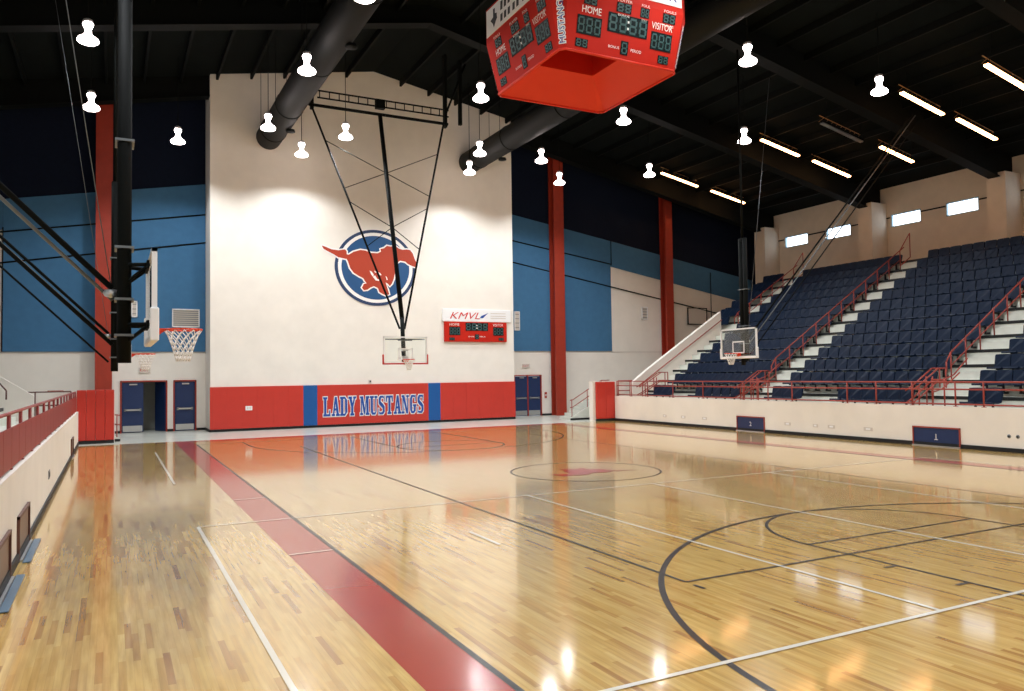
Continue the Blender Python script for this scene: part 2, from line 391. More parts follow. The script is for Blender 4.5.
for xa, xb in ((XWL-.4, PX), (PX, XW+.4)):
    q.prism([(xa,YBACK-.3,roof(xa)),(xb,YBACK-.3,roof(xb)),(xb,YBACK-.3,roof(xb)+.3),(xa,YBACK-.3,roof(xa)+.3)],(0,1,0),YW-YBACK+.9,M['ceil'])
struct(q.obj('ceiling'))
FRAMES = [22.7, 21.4, 13.35, 6.0, -1.6, -9.2, -16.75]
for fi, y in enumerate(FRAMES[1:]):
    q = MB()
    for xe in (XWL+.1, XW-.1):
        hz = roof(xe); kx = xe+(-1.3 if xe > 0 else 1.3)
        pts = [(xe,y-.12,hz),(PX,y-.12,PZ),(PX,y-.12,PZ-.75),(kx,y-.12,roof(kx)-1.35),(xe,y-.12,hz-1.5)]
        q.prism(pts,(0,1,0),.24,M['steel_black'])
        # bottom flange
        a = Vector((PX,y,PZ-.75)); c = Vector((kx,y,roof(kx)-1.35)); q.prism([(a.x,y-.28,a.z),(c.x,y-.28,c.z),(c.x,y-.28,c.z-.05),(a.x,y-.28,a.z-.05)],(0,1,0),.56,M['steel_black'])
    struct(q.obj('roof_beam_frame'))
q = MB()
for s in (-1, 1):
    xs = PX+s*1.4
    while XWL+1 < xs < XW-1:
        z = roof(xs); q.box((xs-.05,YBACK,z-.28),(xs+.05,YW,z-.01),M['steel_black']); xs += s*1.5
struct(q.obj('roof_beam_purlins'))
# pilasters
for y0 in (20.95, 12.9, 5.55, -2.05, -9.65, -17.2):
    for x, s in ((XW, -1), (XWL, 1)):
        q = MB(); q.box((x,y0,7.57),(x+s*1.3,y0+.9,roof(x)-.9),M['beige']); struct(q.obj('wall_pilaster'))
# conduit on the upper right wall
q = MB()
for y0, y1 in ((17.2,18.5),(20.5,20.95),(9.4,10.8),(12.7,12.9),(14,15.3),(5.0,5.55),(6.5,7.6)): q.tube((XW-.05,y0,10.95),(XW-.05,y1,10.95),.035,M['steel_black'],6)
struct(q.obj('trim_3'))

# ------------------------------------------------------------------ stands (stepped platforms, walls, parapets)
def stand(sgn, x_wall, x0, x_end, name, ymax_low=15.4, ymax_up=17.05, yend=17.4):
    """sgn 1: rising to +x"""
    X = lambda k: x0+sgn*TREAD*k
    b = MB()
    b.box((x_wall+sgn*.2,YBACK,0),(X(0),15.6,.95),M['riser'])
    for k in range(12):
        ym = ymax_low if k < 6 else ymax_up
        b.box((X(k),YBACK,BASE+RISE*k-RISE-.05 if k else .95),(X(k+1),ym,BASE+RISE*k),M['riser'])
    b.box((X(12),YBACK,7.0),(x_end,17.05,BASE+RISE*12),M['riser'])
    # outer support wall of the upper block and under the seating
    b.prism([(X(0),15.4,.0),(X(12),15.4,0),(X(12),15.4,BASE+RISE*11),(X(0),15.4,.95)],(0,1,0),.15,M['white'])
    b.prism([(X(6),17.05,3.0),(X(12),17.05,3.0),(X(12),17.05,BASE+RISE*12),(X(6),17.05,BASE+RISE*6)],(0,1,0),.1,M['white'])
    st = struct(b.obj(name))
    q = MB()
    for k in range(13):
        z = BASE+RISE*k
        q.box((X(k)-sgn*.02,YBACK,z-.1),(X(k)+sgn*.05,ymax_low if k < 6 else ymax_up,z+.006),M['nosing'])
    q.obj('step_nosing', st)
    # front wall with base
    b = MB(); b.box((x_wall,YBACK,0),(x_wall+sgn*.2,yend-.14,1.24),M['white']); fw = struct(b.obj('wall_stand_front'))
    b = MB(); b.box((x_wall-sgn*.03,YBACK,0),(x_wall,yend-.14,.12),M['black']); struct(b.obj('baseboard_stand'))
    # end parapet
    z = lambda x: BASE+RISE/TREAD*abs(x-x0)+1.02
    b = MB(); xa, xb = x0-sgn*.9, X(6.05)
    b.prism([(xa,15.42,.9),(xb,15.42,BASE+RISE*4.5),(xb,15.42,z(xb)),(x0,15.42,z(x0)),(xa,15.42,z(x0)-.62)],(0,1,0),.22,M['white'])
    struct(b.obj('wall_stand_parapet'))
    # end pier behind the pad
    b = MB(); b.box((x_wall-sgn*1.22,yend+.02,0),(x_wall+sgn*.8,yend+.35,1.98),M['white']); struct(b.obj('wall_stand_pier'))
    return X
XRt = stand(1, XR, STEP0, XW, 'floor_stand_right', yend=16.4)
XLt = stand(-1, XL, LS0, XWL, 'floor_stand_left')
# half steps in the aisles
AISLES = [(14.1, 15.4), (6.8, 8.05), (-1.0, .35), (-8.6, -7.3), (-16, -14.8)]
for sgn, x0, nm in ((1, STEP0, 'right'), (-1, LS0, 'left')):
    q = MB()
    for a, c in AISLES[:4]:
        for k in range(-1, 12):
            xa = x0+sgn*TREAD*(k+1); z = BASE+RISE*k if k >= 0 else .95
            q.box((xa-sgn*.38,a,z),(xa-sgn*.02,c,z+RISE*.5),M['riser'])
    struct(q.obj('floor_stand_half_steps'))

# ------------------------------------------------------------------ stadium seats
def seat_parts():
    bk = MB(); n = 6
    ring_f, ring_b = [], []
    for (y, z) in ((-.243,.02),(-.22,0),(.22,0),(.243,.02),(.246,.40),(.225,.44),(.1,.45),(-.1,.45),(-.225,.44),(-.246,.40)):
        t = (z)/.45; xo = .0+.09*t+.03*(1-(y/.24)**2)
        ring_f.append((xo,y,.40+z)); ring_b.append((xo+.035+(.05 if z > .39 else 0),y,.40+z-(.02 if z > .39 else 0)))
    k = len(ring_f)
    bk.faces(ring_f+ring_b, [tuple(range(k)), tuple(range(2*k-1, k-1, -1))]+[(i, i+k, (i+1) % k+k, (i+1) % k) for i in range(k)], M['seat'])
    se = MB(); pr = [(-.42,.37),(-.44,.40),(-.42,.435),(-.3,.425),(-.1,.405),(.0,.42),(.03,.40),(-.1,.375),(-.3,.385)]
    P = [(x,-.23,z) for x, z in pr]+[(x,.23,z) for x, z in pr]; m = len(pr)
    se.faces(P, [tuple(range(m)), tuple(range(2*m-1, m-1, -1))]+[(i, i+m, (i+1) % m+m, (i+1) % m) for i in range(m)], M['seat'])
    br = MB(); br.box((-.02,-.03,.1),(.02,.03,.42),M['seat_metal']); br.box((-.3,-.02,.33),(.02,.02,.38),M['seat_metal']); br.box((-.02,-.04,.1),(.2,.04,.16),M['seat_metal'])
    return bk, se, br
bk, se, br = seat_parts()
ME_B, ME_S, ME_R = bk.mesh('seat_backrest'), se.mesh('seat_pan'), br.mesh('seat_bracket')
ORD = ['first','second','third','fourth','fifth','sixth','seventh','eighth','ninth','tenth','eleventh','twelfth']
proto = None
def place_seat(x, y, z, sgn, label, group):
    global proto
    if proto is None:
        root = bpy.data.objects.new('stadium_seat', None); root.empty_display_size = .1
        parts = [bpy.data.objects.new(n, m) for n, m in (('backrest', ME_B), ('seat', ME_S), ('bracket', ME_R))]
        proto = (root, parts)
    else:
        root = proto[0].copy(); parts = [p.copy() for p in proto[1]]
    C.objects.link(root)
    for p in parts: C.objects.link(p); p.parent = root
    root.location = (x, y, z); root.rotation_euler = (0, 0, 0 if sgn > 0 else PI)
    tag(root, label, 'seat', group)
# (name, y0, y1, rows)
jobs = []
def row_y(a, c):
    n = int((c-a)/.495+.01); return [a+(c-a)*(i+.5)/n for i in range(n)]
SEC = [('far', 8.1, 14.08, range(0, 12)), ('middle', .4, 6.75, range(0, 12)), ('near', -7.2, -1.05, range(0, 12))]
stuff = []
count = 0
for nm, a, c, rows in SEC:
    ys = row_y(a, c)
    for k in rows:
        for i, y in enumerate(ys):
            x = STEP0+TREAD*k+.62; z = BASE+RISE*k-.02
            vis = not (nm == 'near' and (y < -3.4+k*.47))
            j = len(ys)-i
            if nm == 'far': lab = 'navy stadium seat in %s row up of far section, %s from the middle aisle' % (ORD[k], ORD[min(i, 11)])
            elif nm == 'middle': lab = 'navy stadium seat in %s row up of middle section, %s from its near aisle' % (ORD[k], ORD[min(i, 11)] if i < 12 else 'last')
            else: lab = 'navy stadium seat in %s row up of nearest section, %s from the aisle' % (ORD[k], ORD[min(j-1, 11)])
            jobs.append((x, y, z, lab, 'stadium seats of the %s right section' % nm, k, vis))
for k in range(6, 12):
    ys = row_y(15.52, 17.02)
    for i, y in enumerate(ys):
        jobs.append((STEP0+TREAD*k+.62, y, BASE+RISE*k-.02, '', '', k, False))
jobs_in = sorted([j for j in jobs if j[6]], key=lambda j: (j[5], -j[1]))
solo = sorted(jobs_in, key=lambda j: math.dist((j[0], j[1]), (-10.4, -16.3)))[:278]
solo_set = set(id(j) for j in solo)
for j in solo: place_seat(j[0], j[1], j[2], 1, j[3], j[4])
walk = [(12.6, 14.1, 'by the parapet'), (8.3, 11.1, 'below the far section'), (5.0, 6.5, 'after the middle aisle'), (.35, 3.35, 'below the middle section'), (-2.5, -1.45, 'past the near aisle')]
for a, c, where in walk:
    for i, y in enumerate(reversed(row_y(a, c))):
        place_seat(12.95, y, .95, 1, 'low front row navy seat %s, %s from far end' % (where, ORD[i]), 'front row seats on the walkway')
rest = MB()
for j in jobs:
    if id(j) in solo_set: continue
    T = Matrix.Translation((j[0], j[1], j[2]))
    for src in (bk, se):
        rest.faces([tuple(T @ Vector(v)) for v in src.v], src.f, M['seat'])
for k in range(12):                                                  # left stand, far section
    for y in row_y(8.1, 14.08)+row_y(.4, 6.75):
        T = Matrix.Translation((LS0-TREAD*k-.62, y, BASE+RISE*k-.02)) @ Matrix.Rotation(PI, 4, 'Z')
        for src in (bk, se): rest.faces([tuple(T @ Vector(v)) for v in src.v], src.f, M['seat'])
o = rest.obj('stadium_seating'); tag(o, 'distant navy stadium seats filling the top rows of the stands', 'seats', kind='stuff')

# ------------------------------------------------------------------ rails
R_ = M['red_rail']
def front_rail(x, name, posts, label, m, panel=False):
    t = thing(name, label, 'railing', (x, posts[0], 1.24))
    def loc(p): return (p[0]-x, p[1]-posts[0], p[2]-1.24)
    a, c = posts[0], posts[-1]
    for z, nm in ((1.98,'top_rail'),(1.76,'mid_rail'),(1.31,'bottom_rail')):
        q = MB(); q.tube(loc((x,a,z)),loc((x,c,z)),.025,m,8); q.obj(nm, t)
    for y in posts:
        q = MB(); q.tube(loc((x,y,1.24)),loc((x,y,1.98)),.025,m,8); q.box(loc((x-.05,y-.05,1.24)),loc((x+.05,y+.05,1.255)),m); q.obj('post', t)
    if panel:
        s = 1 if x < 0 else -1
        q = MB(); n = int((c-a)/.9)
        for i in range(n):
            y0 = a+(c-a)*i/n; y1 = a+(c-a)*(i+1)/n
            q.box(loc((x+s*.03,y0+.01,1.27)),loc((x+s*.045,y1-.01,1.8)),M['red_panel'])
        q.obj('guard_panel', t, 'solid dark red guard panel')
    return t
front_rail(XR+.1, 'guard_railing', [-9.0,-6.6,-4.4,-2.37,-1.51,-.08,1.23,2.38,4.84,6.04,7.38,9.78,11.8,13.69,15.0,16.2], 'long low red pipe railing on top of the right stand front wall', R_)
front_rail(XL-.1, 'guard_railing', [-16+1.5*i for i in range(23)], 'dark red railing with solid guard panels on the left stand wall', M['red_panel'], True)
def aisle_rail(name, sgn, x0, y, k0, k1, label, m, mid=True, top=False):
    pts = []
    t = thing(name, label, 'handrail', (x0+sgn*TREAD*k0, y, BASE+RISE*k0))
    O = Vector(t.location)
    f = lambda k, h: Vector((x0+sgn*(TREAD*k+.1), y, BASE+RISE*k+h))-O
    q = MB(); q.path([f(k0-.3,.75), f(k0,.92), f(k1,.92), f(k1+.35,.92)], .026, m); q.tube(f(k0-.3,.75), f(k0-.3,.45), .026, m); q.obj('handrail_tube', t)
    if mid: q = MB(); q.tube(f(k0,.48), f(k1,.48), .02, m); q.obj('mid_rail', t)
    k = k0
    while k <= k1+.01:
        q = MB(); q.tube(f(k,0), f(k,.92), .024, m); q.obj('post', t); k += 1 if k1-k0 > 3 else max(1, k1-k0)
    if top:
        q = MB(); q.path([f(k1,.92), f(k1+.9,1.35), f(k1+.9,.2), f(k1,.2)], .024, m); q.obj('end_loop', t)
    return t
aisle_rail('aisle_handrail', 1, STEP0, 7.75, 1, 11, 'long red handrail climbing the middle aisle of the right stand', R_, top=True)
aisle_rail('aisle_handrail', 1, STEP0, .05, 1, 11, 'long red handrail climbing the near aisle of the right stand', R_, top=True)
aisle_rail('aisle_handrail', 1, STEP0, 14.2, 6, 11, 'red handrail in the upper half of the far corner aisle', R_, top=True)
aisle_rail('aisle_handrail', -1, LS0, 14.9, 0, 6, 'brown handrail rising along the left stand end parapet', M['rail_brown'])
# short stair rails from the walkway to the first row
for y, lab in ((8.05, 'short red double stair rail at the foot of the middle aisle'), (.25, 'short red double stair rail at the foot of the near aisle'), (14.75, 'short red double stair rail at the foot of the far corner aisle')):
    t = thing('stair_railing', lab, 'railing', (12.9, y, .95))
    for dy in (0, -.22):
        for h in (.9, .5):
            q = MB(); q.path([(-.45,dy,h-.15),(-.1,dy,h),(.9,dy,h+.55),(1.3,dy,h+.55)], .024, R_); q.obj('rail_tube', t)
        for dx, zz in ((-.1,0),(.6,0),(1.3,.56)):
            q = MB(); q.tube((dx,dy,zz),(dx,dy,(.9 if dx < 0 else (1.2 if dx < 1 else 1.45))), .024, R_); q.obj('post', t)
# lower loops at the aisle entries
for y, lab in ((7.0, 'red looped gate rail post pair beside the middle aisle entry'), (-.8, 'red looped gate rail post pair beside the near aisle entry')):
    t = thing('gate_railing', lab, 'railing', (12.55, y, .95))
    for dy in (-.2, .2):
        q = MB(); q.tube((0,dy,0),(0,dy,1.15),.024,R_); q.obj('post', t)
    q = MB(); q.path([(0,-.2,1.1),(.5,-.2,1.25),(1.2,-.2,1.75)],.022,R_); q.path([(0,.2,.7),(.5,.2,.8),(1.4,.2,1.3)],.022,R_); q.tube((0,-.2,1.1),(0,.2,1.1),.022,R_); q.obj('loop_tube', t)
# parapet handrail
t = thing('wall_handrail', 'thin red handrail fixed along the white sloping parapet at the far end', 'handrail', (STEP0, 15.3, 2.0))
q = MB(); zf = lambda x: RISE/TREAD*(x-STEP0)+BASE+.62-2.0
q.tube((-.6,0,zf(STEP0-.6)),(4.9,0,zf(STEP0+4.9)),.028,R_); q.obj('handrail_tube', t)
for dx in (-.3,.9,2.1,3.3,4.5):
    q = MB(); q.tube((dx,0,zf(STEP0+dx)),(dx,.12,zf(STEP0+dx)-.06),.015,M['black']); q.obj('wall_bracket', t)
# cross rails at stand ends
for x0, x1, m, lab in ((12.45, 14.6, R_, 'red two bar end railing between the right wall pad and the parapet'), (-15.2, -11.75, M['rail_brown'], 'brown end railing crossing behind the left wall pad')):
    t = thing('end_railing', lab, 'railing', (x0, 17.3 if x0 < 0 else 16.3, .95))
    for h in (1.05, .55):
        q = MB(); q.tube((0,0,h),(x1-x0,0,h),.026,m); q.obj('rail_tube', t)
    n = 3
    for i in range(n+1):
        q = MB(); q.tube(((x1-x0)*i/n,0,0),((x1-x0)*i/n,0,1.05),.024,m); q.obj('post', t)
# platform under the end railings
for x0, x1, y1 in ((12.42, 15.0, 16.4), (-15.4, -11.7, 17.4)):
    q = MB(); q.box((x0,15.6,0),(x1,y1,.95),M['white']); struct(q.obj('floor_stand_landing'))

# ------------------------------------------------------------------ corner stairs with rail (right) and small rail (left)
def corner_stair(s, xb, lab):
    t = thing('side_stair', lab, 'stairs', (xb, 18.0, 0))
    q = MB(); n = 6
    for i in range(n): q.box((s*(.30*i), 0, 0), (s*(.30*n+.5), 1.3, (i+1)*.165), M['slab'])
    q.obj('treads', t)
    q = MB(); q.prism([(-s*.15,-.06,0),(s*(.3*n+.5),-.06,0),(s*(.3*n+.5),-.06,1.12),(s*.3*n,-.06,1.12),(-s*.15,-.06,.12)],(0,1,0),.06,M['riser']); q.obj('stringer', t)
    q = MB(); q.box((-s*.17,-.09,0),(s*(.3*n+.5),-.06,.1),M['black']); q.obj('base_strip', t)
    for h in (.92,.55):
        q = MB(); q.path([(-s*.15,-.03,h+.1),(s*.0,-.03,h+.12),(s*.3*n,-.03,h+1.1),(s*(.3*n+.5),-.03,h+1.1)],.024,R_); q.obj('handrail_tube', t)
    for x, z in ((-.05,.1),(.9,.6),(1.8,1.05)):
        q = MB(); q.tube((s*x,-.03,z),(s*x,-.03,z+.97),.022,R_); q.obj('post', t)
corner_stair(1, 10.75, 'white sided stair with red handrail rising behind the right red wall pad')
corner_stair(-1, -9.95-.3, 'stair with red handrail rising behind the left red wall pad')

# ------------------------------------------------------------------ wall pads
def pad(x0, x1, z0, z1, y, th, m, name, label, n, group=None):
    gap = .0006 if group else .004
    t = thing(name, label, 'wall pad', ((x0+x1)/2, y, z0), group)
    wdt = (x1-x0)/n; O = t.location
    for i in range(n):
        q = MB(); q.cbox((x0+wdt*i+gap-O.x, -th, 0), (x0+wdt*(i+1)-gap-O.x, 0, z1-z0), m, .012 if gap > .002 else .003); q.obj('pad_section', t)
    return t
G = 'padding along the foot of the central wall'
pad(BX0-.02, -2.33, .12, 2.02, YB, .07, M['red_pad'], 'wall_pad', 'red wall padding with white outlet plate, left of the lettered pad', 6, G)
pad(-2.33, -1.67, .12, 2.02, YB, .07, M['blue_pad'], 'wall_pad', 'narrow blue wall pad before the letter L of the lettering', 1, G)
lp = pad(-1.67, 3.97, .12, 2.02, YB, .07, M['red_pad'], 'lettered_wall_pad', 'red wall padding lettered LADY MUSTANGS under the basket', 1, G)
pad(3.97, 4.63, .12, 2.02, YB, .07, M['blue_pad'], 'wall_pad', 'narrow blue wall pad after the letter S of the lettering', 1, G)
pad(4.63, BX1+.02, .12, 2.02, YB, .07, M['red_pad'], 'wall_pad', 'plain red wall padding below the small wall scoreboard', 6, G)
pad(-11.56, -10.3, .12, 2.04, 17.4, .12, M['red_pad'], 'end_wall_pad', 'red pad on the end of the left stand wall beside the doors', 4)
pad(11.12, 12.24, .12, 1.96, 16.4, .12, M['red_pad'], 'end_wall_pad', 'red pad on the end of the right stand wall beside the stair', 2)
for x0, x1, y0 in ((-11.56,-10.3,17.4),(11.12,12.24,16.4)):
    q = MB(); q.box((x0,y0-.14,0),(x1,y0,.11),M['black']); struct(q.obj('baseboard_pier'))
tag(MB().box((-4.95,YB-.09,.93),(-4.65,YB-.07,1.13),M['white_paint']).box((-4.88,YB-.095,.98),(-4.82,YB-.09,1.08),M['offwhite']).box((-4.78,YB-.095,.98),(-4.72,YB-.09,1.08),M['offwhite']).obj('outlet_plate'), 'small white outlet plate set in the red wall padding', 'outlet')
tag(MB().box((.86,YB-.05,2.08),(1.0,YB,2.24),M['offwhite']).box((.9,YB-.07,2.12),(.96,YB-.05,2.2),M['steel_black']).obj('wall_camera'), 'tiny grey box on white wall just above the lettered padding', 'wall fixture')

# collegiate slab letters drawn from bars on a 10 x 16 grid
def bars(ch):
    W2 = 3.0
    def st(x): return [(x,0),(x+W2,0),(x+W2,16),(x,16)]
    def sf(x0, x1, y): return [(x0,y),(x1,y),(x1,y+1.8),(x0,y+1.8)]
    D = {
     'L': [st(1.2), sf(0,5.4,14.2), sf(0,9.2,0), [(7.4,0),(9.2,0),(9.2,5),(7.8,5)]],
     'A': [[(1.2,0),(3.2,0),(6,16),(4.2,16)], [(6.6,0),(9.8,0),(6.8,16),(4.2,16)], [(2.8,4.6),(7.6,4.6),(7.3,6.4),(3,6.4)], sf(0,4.2,0), sf(5.6,10.6,0)],
     'D': [st(1.2), sf(0,6.6,0), sf(0,6.6,14.2), [(6.6,0),(9.6,3),(9.6,13),(6.6,16),(6.2,14.2),(6.6,13),(6.6,3),(6.2,1.8)]],
     'Y': [[(3.6,0),(6.6,0),(6.6,7.5),(3.6,7.5)], [(3.6,7.5),(6.4,7.5),(4,16),(.6,16)], [(4.4,7.5),(6.6,7.5),(9.6,16),(7.8,16)], sf(0,4.8,14.2), sf(6.4,10.4,14.2), sf(2.4,7.8,0)],
     'M': [[(1.2,0),(2.6,0),(2.6,16),(1.2,16)], st(8.6), [(1.2,16),(4.2,16),(7.2,2),(5.4,0)], [(5.4,0),(7,2),(9.4,16),(8.4,16)], sf(0,4,14.2), sf(0,4,0), sf(8,12.6,14.2), sf(7.6,12.6,0)],
     'U': [[(1.2,2.4),(4.2,2.4),(4.2,16),(1.2,16)], [(7.4,2.4),(9,2.4),(9,16),(7.4,16)], [(3,0),(7.4,0),(9,2.4),(9,3.4),(6.8,1.9),(4.4,1.9),(4.2,3.4),(1.2,3.4),(1.2,2.2)], sf(0,5.4,14.2), sf(6.2,10.2,14.2)],
     'S': [[(0.6,0),(1.8,0),(1.8,5),(.6,5)], [(8,11),(9.2,11),(9.2,16),(8,16)], [(1.2,1.8),(3,0),(7,0),(9.4,2.2),(9.4,6.6),(7,9),(3.8,11.2),(3.8,13),(1,13),(1,9.6),(2.6,7.8),(6.4,5.4),(6.4,2.6),(5.4,1.8)], [(1,12.4),(3.8,12.4),(4.6,14.2),(8.8,14.2),(7,16),(3,16),(1,14)]],
     'T': [st(3.4), sf(0,9.8,14.2), [(0,10.6),(1.4,10.6),(2,14.4),(0,14.4)], [(8.4,10.6),(9.8,10.6),(9.8,14.4),(7.8,14.4)], sf(2.2,7.6,0)],
     'N': [[(1.2,0),(2.6,0),(2.6,16),(1.2,16)], [(7.8,0),(9.2,0),(9.2,16),(7.8,16)], [(1,16),(4,16),(9.2,0),(6.6,0)], sf(0,4,14.2), sf(0,4,0), sf(6.6,10.4,14.2)],
     'G': [[(1,3),(3.9,3),(3.9,13),(1,13)], [(1,13),(3.9,12.4),(4.8,14.2),(8.8,14.2),(7,16),(3,16)], [(7.8,10.6),(9.2,10.6),(9.2,16),(7.8,16)], [(1,3),(3,0),(6.6,0),(9.2,2),(9.2,7.6),(6.4,7.6),(6.4,3),(5.6,1.8),(4.6,1.8),(3.9,3.4)], sf(5.2,10.2,6)],
    }
    wd = {'M': 12.6}.get(ch, 10.2)
    return D[ch], wd
def lettering(text, x0, x1, z0, z1, y, parent):
    tot = 0; lay = []
    for ch in text:
        if ch == ' ': tot += 4.6; continue
        P, wd = bars(ch); lay.append((ch, tot, P)); tot += wd+.9
    tot -= .9; sx = (x1-x0)/tot; sz = (z1-z0)/16
    O = parent.location
    for ch, ox, P in lay:
        back = MB(); top = MB(); dd = [0.0]
        for poly in P:
            for dx in (-1, 1):
                for dz in (-.8, .8):
                    dd[0] += .0002; e_ = dd[0]; tri_poly(back, [(px+dx*.75, pz+dz) for px, pz in poly], lambda a, c: (x0+(a+ox)*sx-O.x, y-.003-e_-O.y, z0+c*sz-O.z), M['ink_white'])
            dd[0] += .0002; e_ = dd[0]; tri_poly(top, poly, lambda a, c: (x0+(a+ox)*sx-O.x, y-.016-e_-O.y, z0+c*sz-O.z), M['ink_blue'])
        for f, mi in zip(top.f, top.m): back.faces([top.v[i] for i in f], [tuple(range(len(f)))], M['ink_blue'])
        back.obj('letter_'+ch.lower(), parent)
lettering('LADY MUSTANGS', -1.4, 3.72, .52, 1.44, YB-.07, lp)

# ------------------------------------------------------------------ horse emblem on the wall
t = thing('horse_emblem', 'round blue horse emblem with orange running horse painted high on white wall', 'emblem', (1.28, YB-.004, 7.80))
SC = 4.13/605
cx, cy = 417, 367
def em(x, y, d): return ((x-cx)*SC, -d, -(y-cy)*SC*.915)
def disc(r0, r1, d, m, name, n=72):
    q = MB()
    for k in range(n):
        a, c = 2*PI*k/n, 2*PI*(k+1)/n
        f = lambda r, th: em(cx+r*math.cos(th), cy+r*math.sin(th), d)
        if r0 > 0: q.face([f(r0,a), f(r1,a), f(r1,c), f(r0,c)], m)
        else: q.face([f(0,0), f(r1,a), f(r1,c)], m)
    q.obj(name, t)
q = MB()
q.lathe([(0,-.02),(303*SC,-.02),(303*SC,.0)], M['logo_navy'], n=72, axis='y', smooth=False); q.v = [(x, y, z*.915) for x, y, z in q.v]; q.obj('backing_disc', t)
disc(280, 303, .024, M['logo_navy'], 'outer_ring'); disc(255, 281, .024, M['ink_white'], 'white_ring'); disc(0, 255, .024, M['logo_blue'], 'blue_disc')
q = MB(); tri_poly(q, offset_poly(HORSE, 11), lambda x, y: em(x, y, .030), M['ink_white'])
q.obj('horse_outline', t)
q = MB(); tri_poly(q, HORSE, lambda x, y: em(x, y, .036), M['logo_red']); o = q.obj('horse', t)
q = MB()
for P in ([(368,392),(385,400),(400,425),(392,440),(378,420)], [(392,440),(408,428),(425,455),(440,462),(436,472),(412,468)], [(400,392),(430,398),(450,410),(458,425),(446,425),(430,410),(408,405)], [(488,430),(498,438),(504,460),(496,462)]):
    tri_poly(q, P, lambda x, y: em(x, y, .040), M['ink_white'])
q.obj('leg_highlight', t)

# ------------------------------------------------------------------ scoreboards
SEGS = {'a': (0,1,0), 'g': (0,.5,0), 'd': (0,0,0)}
def digits(name, n, O, U, V, wd, ht, parent, colon=None):
    U = Vector(U).normalized(); V = Vector(V).normalized(); N_ = U.cross(V)
    O = Vector(O)
    q = MB()
    P = lambda u, v, d: O+U*u+V*v+N_*d
    q.prism([P(0,0,0),P(wd,0,0),P(wd,ht,0),P(0,ht,0)], N_, .012, M['digit'])
    cw = wd/n; e = cw*.09
    for i in range(n):
        x0, x1 = cw*i+cw*.2, cw*(i+1)-cw*.2; zs = (ht*.14, ht*.5, ht*.86)
        for z in zs: q.face([P(x0,z-e,.014),P(x1,z-e,.014),P(x1,z+e,.014),P(x0,z+e,.014)], M['segment'])
        for xx in (x0, x1):
            for za, zb in ((zs[0],zs[1]),(zs[1],zs[2])): q.face([P(xx-e,za+e,.014),P(xx+e,za+e,.014),P(xx+e,zb-e,.014),P(xx-e,zb-e,.014)], M['segment'])
    if colon:
        for z in (ht*.33, ht*.67): q.face([P(wd*colon-e,z-e,.016),P(wd*colon+e,z-e,.016),P(wd*colon+e,z+e,.016),P(wd*colon-e,z+e,.016)], M['ink_white'])
    q.obj(name, parent)
def caption(txt, O, U, V, wd, ht, parent, m=None, shear=0, bold=.0, name='caption'):
    bmb, wt = textmesh(txt, ht*1.35, m or M['ink_white'], O, U, V, shear=shear, bold=0, ext=.014)
    Uv = Vector(U).normalized(); O = Vector(O)
    if wt > 0: bmb.v = [tuple(Vector(p)+Uv*((Vector(p)-O).dot(Uv)*(wd/wt-1))) for p in bmb.v]
    bmb.obj(name, parent)
# small wall scoreboard with the sponsor strip
t = thing('wall_scoreboard', 'small red wall scoreboard under white KMVL sign on the central wall', 'scoreboard', (4.88, YB-.12, 4.14))
q = MB(); q.cbox((0,0,0),(3.6,.12,1.05),M['sb_red'],.02); q.obj('body', t)
q = MB(); q.cbox((-.1,.02,1.06),(3.85,.12,1.72),M['white_paint'],.01); sg = q.obj('sponsor_sign', t)
U, V = (1,0,0), (0,0,1)
bmb, wt = textmesh('KMVL', .5, M['ink_red'], (.22,.015,1.2), U, V, shear=.35); bmb.v = [(.12+(x-.12)*1.28*1.08, y, z) for x, y, z in bmb.v]; bmb.obj('sponsor_lettering', sg)
q = MB(); tri_poly(q, [(2.0,1.25),(2.12,1.38),(2.3,1.45),(2.52,1.55),(2.38,1.42),(2.2,1.26)], lambda x, z: (x,.008,z), M['ink_blue']); q.obj('sponsor_mark', sg)
q = MB()
for z in (1.25,1.36,1.5):
    q.box((2.65,.012,z),(3.55,.02,z+.035),M['offwhite'])
q.obj('pale_fine_print', sg)
caption('HOME', (.26,0,.84), U, V, .56, .13, t); caption('VISITOR', (2.76,0,.84), U, V, .62, .13, t)
digits('score_display', 3, (.26,0,.34), U, V, .62, .44, t); digits('score_display', 3, (2.78,0,.34), U, V, .62, .44, t)
digits('clock_display', 4, (1.18,0,.58), U, V, 1.3, .42, t, .5); digits('period_display', 1, (1.72,0,.14), U, V, .22, .26, t)
digits('foul_display', 2, (.26,0,.07), U, V, .3, .15, t); digits('foul_display', 2, (3.1,0,.07), U, V, .3, .15, t)
caption('BONUS', (1.33,0,.24), U, V, .34, .07, t); caption('PERIOD', (1.98,0,.24), U, V, .34, .07, t)

# centre-hung scoreboard
t = thing('hanging_scoreboard', 'big red four sided scoreboard hanging over centre court with HOME and VISITOR panels', 'scoreboard', (.03, -.2, 9.6))
HB, HT, ZK, ZT, CH = 1.62, 1.9, 1.25, 2.15, .30
def ringp(h, z, c=CH): return [Vector(p) for p in ((-h+c,-h,z),(h-c,-h,z),(h,-h+c,z),(h,h-c,z),(h-c,h,z),(-h+c,h,z),(-h,h-c,z),(-h,-h+c,z))]
def sqr(h, z): return [(-h,-h,z),(h,-h,z),(h,h,z),(-h,h,z)]
q = MB()
RG = [ringp(HB,0,.12), ringp(HT,ZK,.3), ringp(HT,ZT,.3)]
pts = [p for r in RG for p in r]; fs = [(r*8+k, r*8+(k+1) % 8, (r+1)*8+(k+1) % 8, (r+1)*8+k) for r in range(2) for k in range(8)]; fs.append(tuple(range(16,24)))
q.faces(pts, fs, M['sb_red']); q.obj('shell', t)
q = MB()
